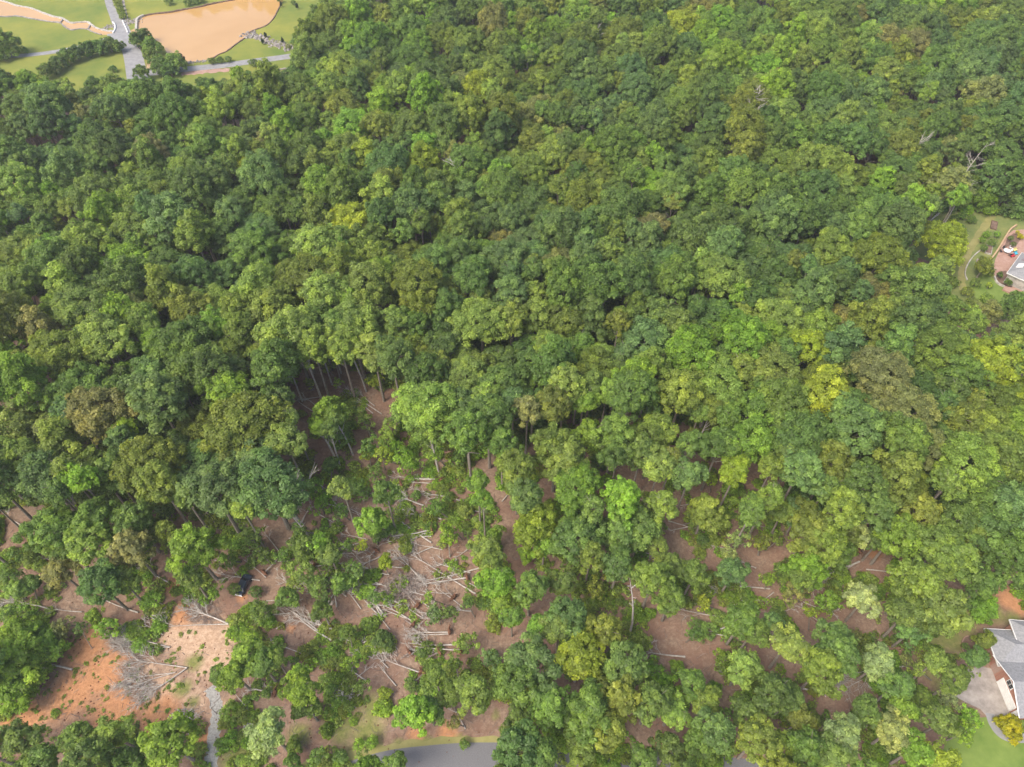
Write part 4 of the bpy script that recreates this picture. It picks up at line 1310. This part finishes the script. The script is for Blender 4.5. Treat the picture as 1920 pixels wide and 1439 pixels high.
FALL = """808 999 741 1012 .2 2 0 0;809 901 741 895 .19 3 0 0;815 909 772 907 .17 1 0 0;871 943 790 928 .2 3 0 0;795 950 741 932 .22 4 0 0;828 975 762 964 .2 3 0 0;912 963 849 953 .16 2 0 0;
809 1019 734 968 .22 3 0 0;808 997 736 1009 .22 2 1 0;800 1001 765 1017 .14 2 0 0;690 1013 625 1034 .18 7 0 0;687 1012 640 1003 .12 4 0 0;525 1036 496 1000 .15 3 0 0;587 1018 555 986 .17 2 0 0;
801 1101 738 1033 .2 5 0 0;892 1115 765 1038 .19 6 0 0;908 1064 794 1092 .2 6 0 0;874 1087 791 1100 .2 5 1 0;837 1078 815 1108 .1 2 0 0;722 1157 680 1108 .24 6 0 1;716 1159 690 1100 .2 4 0 0;711 1155 672 1112 .17 5 0 0;
730 1079 695 1074 .14 3 0 0;674 1117 640 1107 .13 4 0 0;622 1202 552 1153 .24 5 0 0;640 1188 560 1158 .22 5 0 0;639 1186 590 1170 .18 3 0 0;614 1199 530 1138 .18 4 0 0;841 1188 765 1191 .16 7 1 0;
857 1210 765 1208 .22 4 0 0;863 1222 776 1216 .18 2 1 0;813 1225 765 1217 .17 3 0 0;842 1190 767 1190 .16 4 0 0;787 1263 722 1240 .16 3 1 0;687 1278 640 1247 .16 3 0 0;743 1287 707 1245 .13 1 0 0;
660 1278 705 1243 .11 2 0 0;499 1084 458 1052 .13 3 0 0;488 1090 410 1078 .16 5 0 0;460 1030 410 1056 .14 4 0 0;873 1368 843 1308 .12 2 0 0;588 1238 513 1210 .15 1 0 0;
320 1215 212 1197 .15 12 0 0;352 1253 258 1314 .16 14 0 0;352 1253 240 1238 .13 13 0 0;330 1262 234 1275 .11 12 0 0;330 1262 236 1295 .1 12 0 0;320 1215 225 1212 .1 10 0 0;306 1191 262 1169 .12 4 0 0;430 1172 350 1142 .22 12 0 0;428 1172 318 1177 .15 1 0 0;
105 1146 12 1128 .2 9 0 0;155 1149 98 1144 .14 2 0 0;260 1150 183 1120 .18 3 0 0;137 1257 60 1243 .24 4 0 1;62 995 15 970 .18 1 0 0;305 1020 250 985 .12 1 0 0;320 1095 262 1062 .16 6 0 0;
477 1345 440 1300 .18 2 0 0;515 1301 450 1288 .18 2 1 0;512 1296 460 1297 .15 1 0 0;532 1292 490 1290 .13 1 0 0;1368 1161 1270 1144 .18 2 0 0;1306 1134 1262 1133 .16 2 0 0;1443 1106 1333 1105 .17 3 0 0;
1360 1178 1308 1190 .2 6 0 1;1450 1112 1423 1133 .15 2 0 0;1610 1055 1525 1090 .26 8 0 0;1600 1060 1515 1105 .15 6 0 0;1503 1292 1552 1303 .2 4 0 0;1697 1250 1568 1272 .22 10 0 0;1650 1262 1572 1300 .14 7 0 0;
1284 1233 1203 1223 .22 5 0 0;1417 1067 1390 1056 .15 2 0 0;1395 1110 1380 1085 .12 2 0 0;700 777 648 730 .17 6 0 0;716 778 652 738 .18 5 0 0;703 763 665 728 .15 4 0 0;586 772 555 752 .15 5 0 0;590 760 568 745 .13 4 0 0;
605 745 560 752 .14 4 0 0;632 875 607 823 .15 2 0 0;565 985 585 945 .14 3 0 0;941 942 975 905 .15 4 0 0;1223 955 1200 938 .15 2 0 0;1232 968 1200 952 .16 3 0 0;1437 960 1413 985 .16 3 0 0;1340 1110 1385 1135 .12 3 0 0;
1480 1215 1435 1190 .14 3 0 0;50 1110 0 1088 .14 5 0 0;90 1020 60 990 .12 2 0 0;700 1235 655 1225 .12 3 0 0;760 1060 730 1040 .12 5 0 0;760 935 730 915 .12 5 0 0;740 1000 700 985 .12 3 0 0;560 1110 520 1080 .13 5 0 0;
650 1120 600 1085 .15 6 0 0;620 1130 570 1100 .14 5 0 0;530 1050 480 1030 .13 5 0 0;470 980 430 950 .14 5 0 0;1505 1130 1560 1150 .12 4 0 0;1540 1170 1500 1140 .1 4 0 0;865 970 838 955 .1 2 0 0"""
for a in parse(FALL):
    x0, y0, x1, y1, r_ = [float(q) for q in a[:5]]
    fallen(x0, y0, x1, y1, r_ * .85, int(a[5]), 1.0, a[6] == '1', None, .9 if a[7] == '1' else None)
for k in range(80):
    for _ in range(30):
        x0, y0 = rnd.uniform(430, 900), rnd.uniform(880, 1280)
        if inside(x0, y0, OPEN[1]) and x0 > 420 + (1280 - y0) * .25 and not inside(x0, y0, [(560, 1180), (660, 1180), (660, 1320), (400, 1320), (400, 1200)]): break
    cx, cy = 650, 1060
    a = math.atan2(y0 - cy, x0 - cx) + rnd.gauss(0, .45)
    L = rnd.uniform(35, 85)
    fallen(x0, y0, x0 - math.cos(a) * L, y0 - math.sin(a) * L * .6, rnd.uniform(.09, .16), rnd.randrange(1, 6), 1.0, rnd.random() < .12)
for k in range(22):
    x0, y0 = rnd.uniform(1120, 1640), rnd.uniform(900, 1300)
    a = rnd.gauss(0, .4)
    L = rnd.choice((-1, 1)) * rnd.uniform(35, 80)
    fallen(x0, y0, x0 + math.cos(a) * L, y0 + math.sin(a) * L * .6, rnd.uniform(.09, .16), rnd.randrange(1, 5), 1.0, False)
# root plates and clay scars on their own trees
for (x0, y0, x1, y1) in ((826, 903, 812, 860), (782, 1137, 765, 1120), (773, 1174, 758, 1165), (822, 1226, 800, 1240), (793, 1266, 775, 1285), (767, 1228, 752, 1240), (849, 1121, 835, 1105), (103, 1053, 80, 1050), (106, 1030, 130, 1010), (1610, 1036, 1632, 1028)):
    fallen(x0, y0, x1, y1, .18, 1, 1, True, None, None, 'twig')


# brush piles
def pile(px, py, rx, ry, n_, lab, h=1.4):
    c = W(px, py)
    s = PX(c)[2]
    R1, R2 = rx / s, ry / s * 1.15
    mb = MB()
    for k in range(n_):
        a, q = rnd.uniform(0, 6.28), math.sqrt(rnd.random()) * .8
        p = Vector((math.cos(a) * q * R1, math.sin(a) * q * R2, rnd.uniform(.1, h) * (1 - q * .8)))
        dd = Vector((rnd.gauss(0, 1), rnd.gauss(0, 1), rnd.gauss(0, .25))).normalized()
        L = rnd.uniform(.5, 1.1) * min(R1, R2)
        pp, rr = limb_pts(p - dd * L / 2, dd, L, rnd.uniform(.03, .09), n_=2)
        mb.tube(pp, rr, 4)
    o = mb.build('brush_pile', M['dead'] if n_ < 200 else M['twig'], None, c)
    hide_props(o, lab, 'brush pile', 'piles of cut branches')


pile(303, 1158, 17, 18, 90, 'small pale brush pile above the orange clay beside the brush fan')
pile(345, 1352, 32, 22, 190, 'grey tangled brush pile left of the gravel track')
pile(755, 1100, 40, 26, 230, 'wide brown tangled heap of branches in the storm clearing')
pile(720, 1215, 30, 22, 120, 'brush heap under the dark fallen crown in the clearing')
pile(645, 1310, 30, 25, 120, 'brown brush heap right of the logs near the track')
pile(420, 965, 40, 20, 140, 'shadowed brush heap at the forest edge')
# stacked short logs
st = W(468, 1367)
lab4 = ['leftmost short log of the stack beside the gravel track', 'second short log from the left in the track side stack', 'third short log from the left in the track side stack', 'rightmost short log of the stack beside the gravel track']
for k in range(4):
    q = MB(); q.tube([(0, -1.6, .2), (0, 0, .2), (0, 1.6, .2)], [.19, .2, .17], 8)
    o = q.build('cut_log', M['dead'], None, (st.x - .9 + k * .48, st.y + (.3 if k == 3 else 0), 0), rot=(0, 0, .05))
    hide_props(o, lab4[k], 'log', 'short logs stacked beside the gravel track')


# standing dead trees and pale edge trunks
def snag(px, py, h, spread, lab, lean=(0, 0), nb=9, r=.25, name='dead_tree', zlow=.35):
    p = W(px, py)
    e = empty(name, p)
    hide_props(e, lab, 'dead tree', 'bare standing dead trees')
    pts = [Vector((lean[0] * t_ * t_, lean[1] * t_ * t_, h * t_)) for t_ in (0, .25, .5, .75, 1)]
    mb = MB(); mb.tube(pts, [r, r * .85, r * .65, r * .4, r * .1], 7); mb.build('trunk', M['dead'], e)
    for k in range(nb):
        t_ = rnd.uniform(zlow, .97)
        i = min(int(t_ * 4), 3)
        q = pts[i].lerp(pts[i + 1], t_ * 4 - i)
        a = k * 2.4
        dd = Vector((math.cos(a), math.sin(a), rnd.uniform(.3, 1.0))).normalized()
        branches(e, q, dd, spread * rnd.uniform(.6, 1), r * .3, 5, 1, 1, M['dead'])
    return e


def snag_top(px, py, h, *a, **k):
    """snag whose top shows at (px, py)"""
    t_ = W(px, py, h)
    b_ = PX((t_.x, t_.y, 0))
    return snag(b_[0], b_[1], h, *a, **k)


snag(1181, 1188, 19, .9, 'upright bare pale snag rising from the clearing floor', lean=(-2.2, 2.5), nb=9, r=.25, zlow=.2)
snag_top(1420, 168, 26.5, 5.0, 'spiky grey dead tree in the upper right forest', nb=16, r=.4, zlow=.55)
snag_top(1416, 200, 24.5, 4.0, 'lower grey dead top just under the spiky dead tree', nb=12, r=.3, zlow=.6)
snag_top(1735, 246, 24.5, 3.6, 'bare forked snag among dark trees at upper right', nb=12, r=.35, zlow=.6)
snag_top(1832, 275, 22, 4.5, 'leaning grey dead tree above the garden clearing', lean=(4, 2), nb=8, r=.24, zlow=.5)
snag_top(1822, 330, 20.5, 2.5, 'small grey dead top right above the garden clearing', nb=8, r=.25, zlow=.6)
snag_top(852, 300, 24, 3.5, 'thin brownish dead treetop in the middle forest', nb=12, r=.28, zlow=.6)
snag_top(1392, 270, 20, 2.0, 'narrow pale snag left below the spiky dead tree', nb=5, r=.25, zlow=.5)
snag_top(1122, 45, 21, 2.5, 'slim pale trunked dead tree near the top edge', nb=7, r=.3, zlow=.5)
# pale leaning trunks of the forest edge with thin crowns
EDGE = [(567, 753, 18, (-1.5, 2), 'o', 24), (605, 752, 21, (-3, 3), 'm', 30), (602, 750, 20, (-1, 2), 'm', 26), (623, 722, 19, (-2, 3), 'm', 28), (640, 700, 19, (-2, 2), 'd', 26), (687, 735, 20, (-4, 3), 'm', 30), (702, 690, 18, (-1, 2), 'd', 26),
        (548, 762, 15, (-1, 1), 'm', 20), (773, 710, 18, (-2, 2), 'm', 30), (822, 886, 14, (-1, 1), 'l', 24), (789, 705, 17, (0, 2), 'm', 26), (633, 868, 12, (-2, 1), 'g', 20), (638, 875, 13, (0, 1), 'm', 20), (662, 853, 12, (-2, 1), 'm', 18), (587, 1018, 12, (-3, 1), 'm', 20), (1265, 905, 13, (1, 2), 'o', 22), (1300, 855, 16, (1, 1), 'o', 28)]
for i, (x, y, h, ln, c, rp) in enumerate(EDGE):
    p = W(x, y)
    e = empty('edge_tree', p)
    hide_props(e, None, 'tree', 'tall bare stemmed trees at the edge of the clearing')
    pts = [Vector((ln[0] * t_ ** 1.6, ln[1] * t_ ** 1.6, h * t_)) for t_ in (0, .25, .5, .75, 1)]
    mb = MB(); mb.tube(pts, [.23, .2, .17, .13, .05], 7)
    for k in range(5):
        a = rnd.uniform(0, 6.28); q = pts[2].lerp(pts[3], rnd.random())
        pp, rr = limb_pts(q, Vector((math.cos(a) * .6, math.sin(a) * .6, 1)).normalized(), h * .28, .08)
        mb.tube(pp, rr, 5)
    mb.build('trunk', M['dead'], e)
    top = pts[-1]
    s0 = PX(p + top)[2]
    R0, H0, cm, tm = CR['mid' if rp > 24 else 'small'][i % 3]
    s = rp / s0 / R0
    cr = link('crown', cm, e, loc=top + Vector((0, 0, .2)), scale=(s, s, s * .9))
    cr['tint'] = jit(TINT[c])
    q = PX(p + top)
    defer_label(e, f'bare stemmed {NAME[c]} tree', q[0], q[1])
# limbs showing through the big blue-green tree
p0 = W(568, 985)
tr = empty('bare_limbed_tree', p0)
hide_props(tr, 'thick forked grey trunk showing through the big blue green crown', 'tree')
top = W(537, 951, 9) - p0
mb = MB(); mb.tube([(0, 0, 0), top * .5 + Vector((0, 0, .5)), top], [.34, .3, .26], 8); mb.build('trunk', M['dead'], tr)
for (x, y, z) in ((537, 911, 16), (563, 893, 17), (587, 906, 15), (515, 948, 14), (528, 925, 16)):
    e_ = W(x, y, z) - p0
    branches(tr, top, (e_ - top).normalized(), (e_ - top).length, .17, 5, 1, 1, M['dead'], 'limb')

mb = MB()
for _ in range(1300):
    px, py = rnd.uniform(0, 900), rnd.uniform(1080, 1430)
    if not any(math.hypot(px - a, py - b_) < r_ for a, b_, r_ in BARE[:7]) and rnd.random() < .6: continue
    p = W(px, py); q = rnd.uniform(.06, .22)
    vs = [p + Vector((math.cos(t_) * q * rnd.uniform(.7, 1.2), math.sin(t_) * q * rnd.uniform(.7, 1.2), -.02)) for t_ in (0, 1.25, 2.5, 3.8, 5.0)]
    mb.add(vs + [p + Vector((0, 0, q * .8))], [(0, 1, 5), (1, 2, 5), (2, 3, 5), (3, 4, 5), (4, 0, 5)])
o = mb.build('clods', M['root'])
hide_props(o, 'loose clay clods scattered over the bare orange ground', 'clods', None, 'stuff')
# loose twigs over the clearing floor
mb = MB()
for _ in range(8500):
    px, py = rnd.uniform(-20, 1700), rnd.uniform(700, 1420)
    if not inside(px, py, OPEN[1]): continue
    if any(math.hypot(px - a, py - b_) < r_ * .8 for a, b_, r_ in BARE[:6]) and rnd.random() < .75: continue
    if py > 1385 and 600 < px < 1500: continue
    p = W(px, py, .06)
    a = rnd.uniform(0, 3.14)
    L = rnd.uniform(.4, 2.2) * rnd.choice((.5, 1, 1))
    d = Vector((math.cos(a), math.sin(a), rnd.uniform(0, .1))) * L
    r_ = rnd.uniform(.02, .05)
    mb.tube([p, p + d * .5 + Vector((rnd.gauss(0, .08), rnd.gauss(0, .08), .05)), p + d], [r_, r_ * .8, r_ * .4], 3)
for (cx_, cy_, rx_, ry_) in ((258, 1275, 30, 42), (245, 1203, 40, 20), (380, 1152, 34, 20), (755, 1100, 45, 30), (435, 985, 40, 25)):
    for _ in range(420):
        a, q = rnd.uniform(0, 6.28), math.sqrt(rnd.random())
        p = W(cx_ + math.cos(a) * rx_ * q, cy_ + math.sin(a) * ry_ * q, rnd.uniform(.05, .5))
        a = rnd.uniform(0, 6.28); L = rnd.uniform(.4, 1.6)
        mb.tube([p, p + Vector((math.cos(a), math.sin(a), rnd.uniform(-.05, .2))) * L], [.03, .012], 3)
o = mb.build('fallen_twigs', M['twig'])
hide_props(o, 'scattered grey twigs lying on the clearing floor', 'twigs', None, 'stuff')

hz = MB()
hz.box((0, 400, 69.5), (2400, 2400, 141))
hm = bpy.data.materials.new('haze')
hm.use_nodes = True
hn = hm.node_tree
hn.nodes.remove(hn.nodes['Principled BSDF'])
pv_n = hn.nodes.new('ShaderNodeVolumePrincipled')
pv_n.inputs['Color'].default_value = (.92, .95, 1, 1)
pv_n.inputs['Density'].default_value = HAZE
pv_n.inputs['Anisotropy'].default_value = .2
hn.links.new(pv_n.outputs[0], hn.nodes['Material Output'].inputs['Volume'])
if HAZE > 0:
    hide_props(hz.build('haze', hm), 'thin pale summer haze in the air', None, None, 'stuff')

resolve_labels()
print('objects', len(bpy.data.objects))
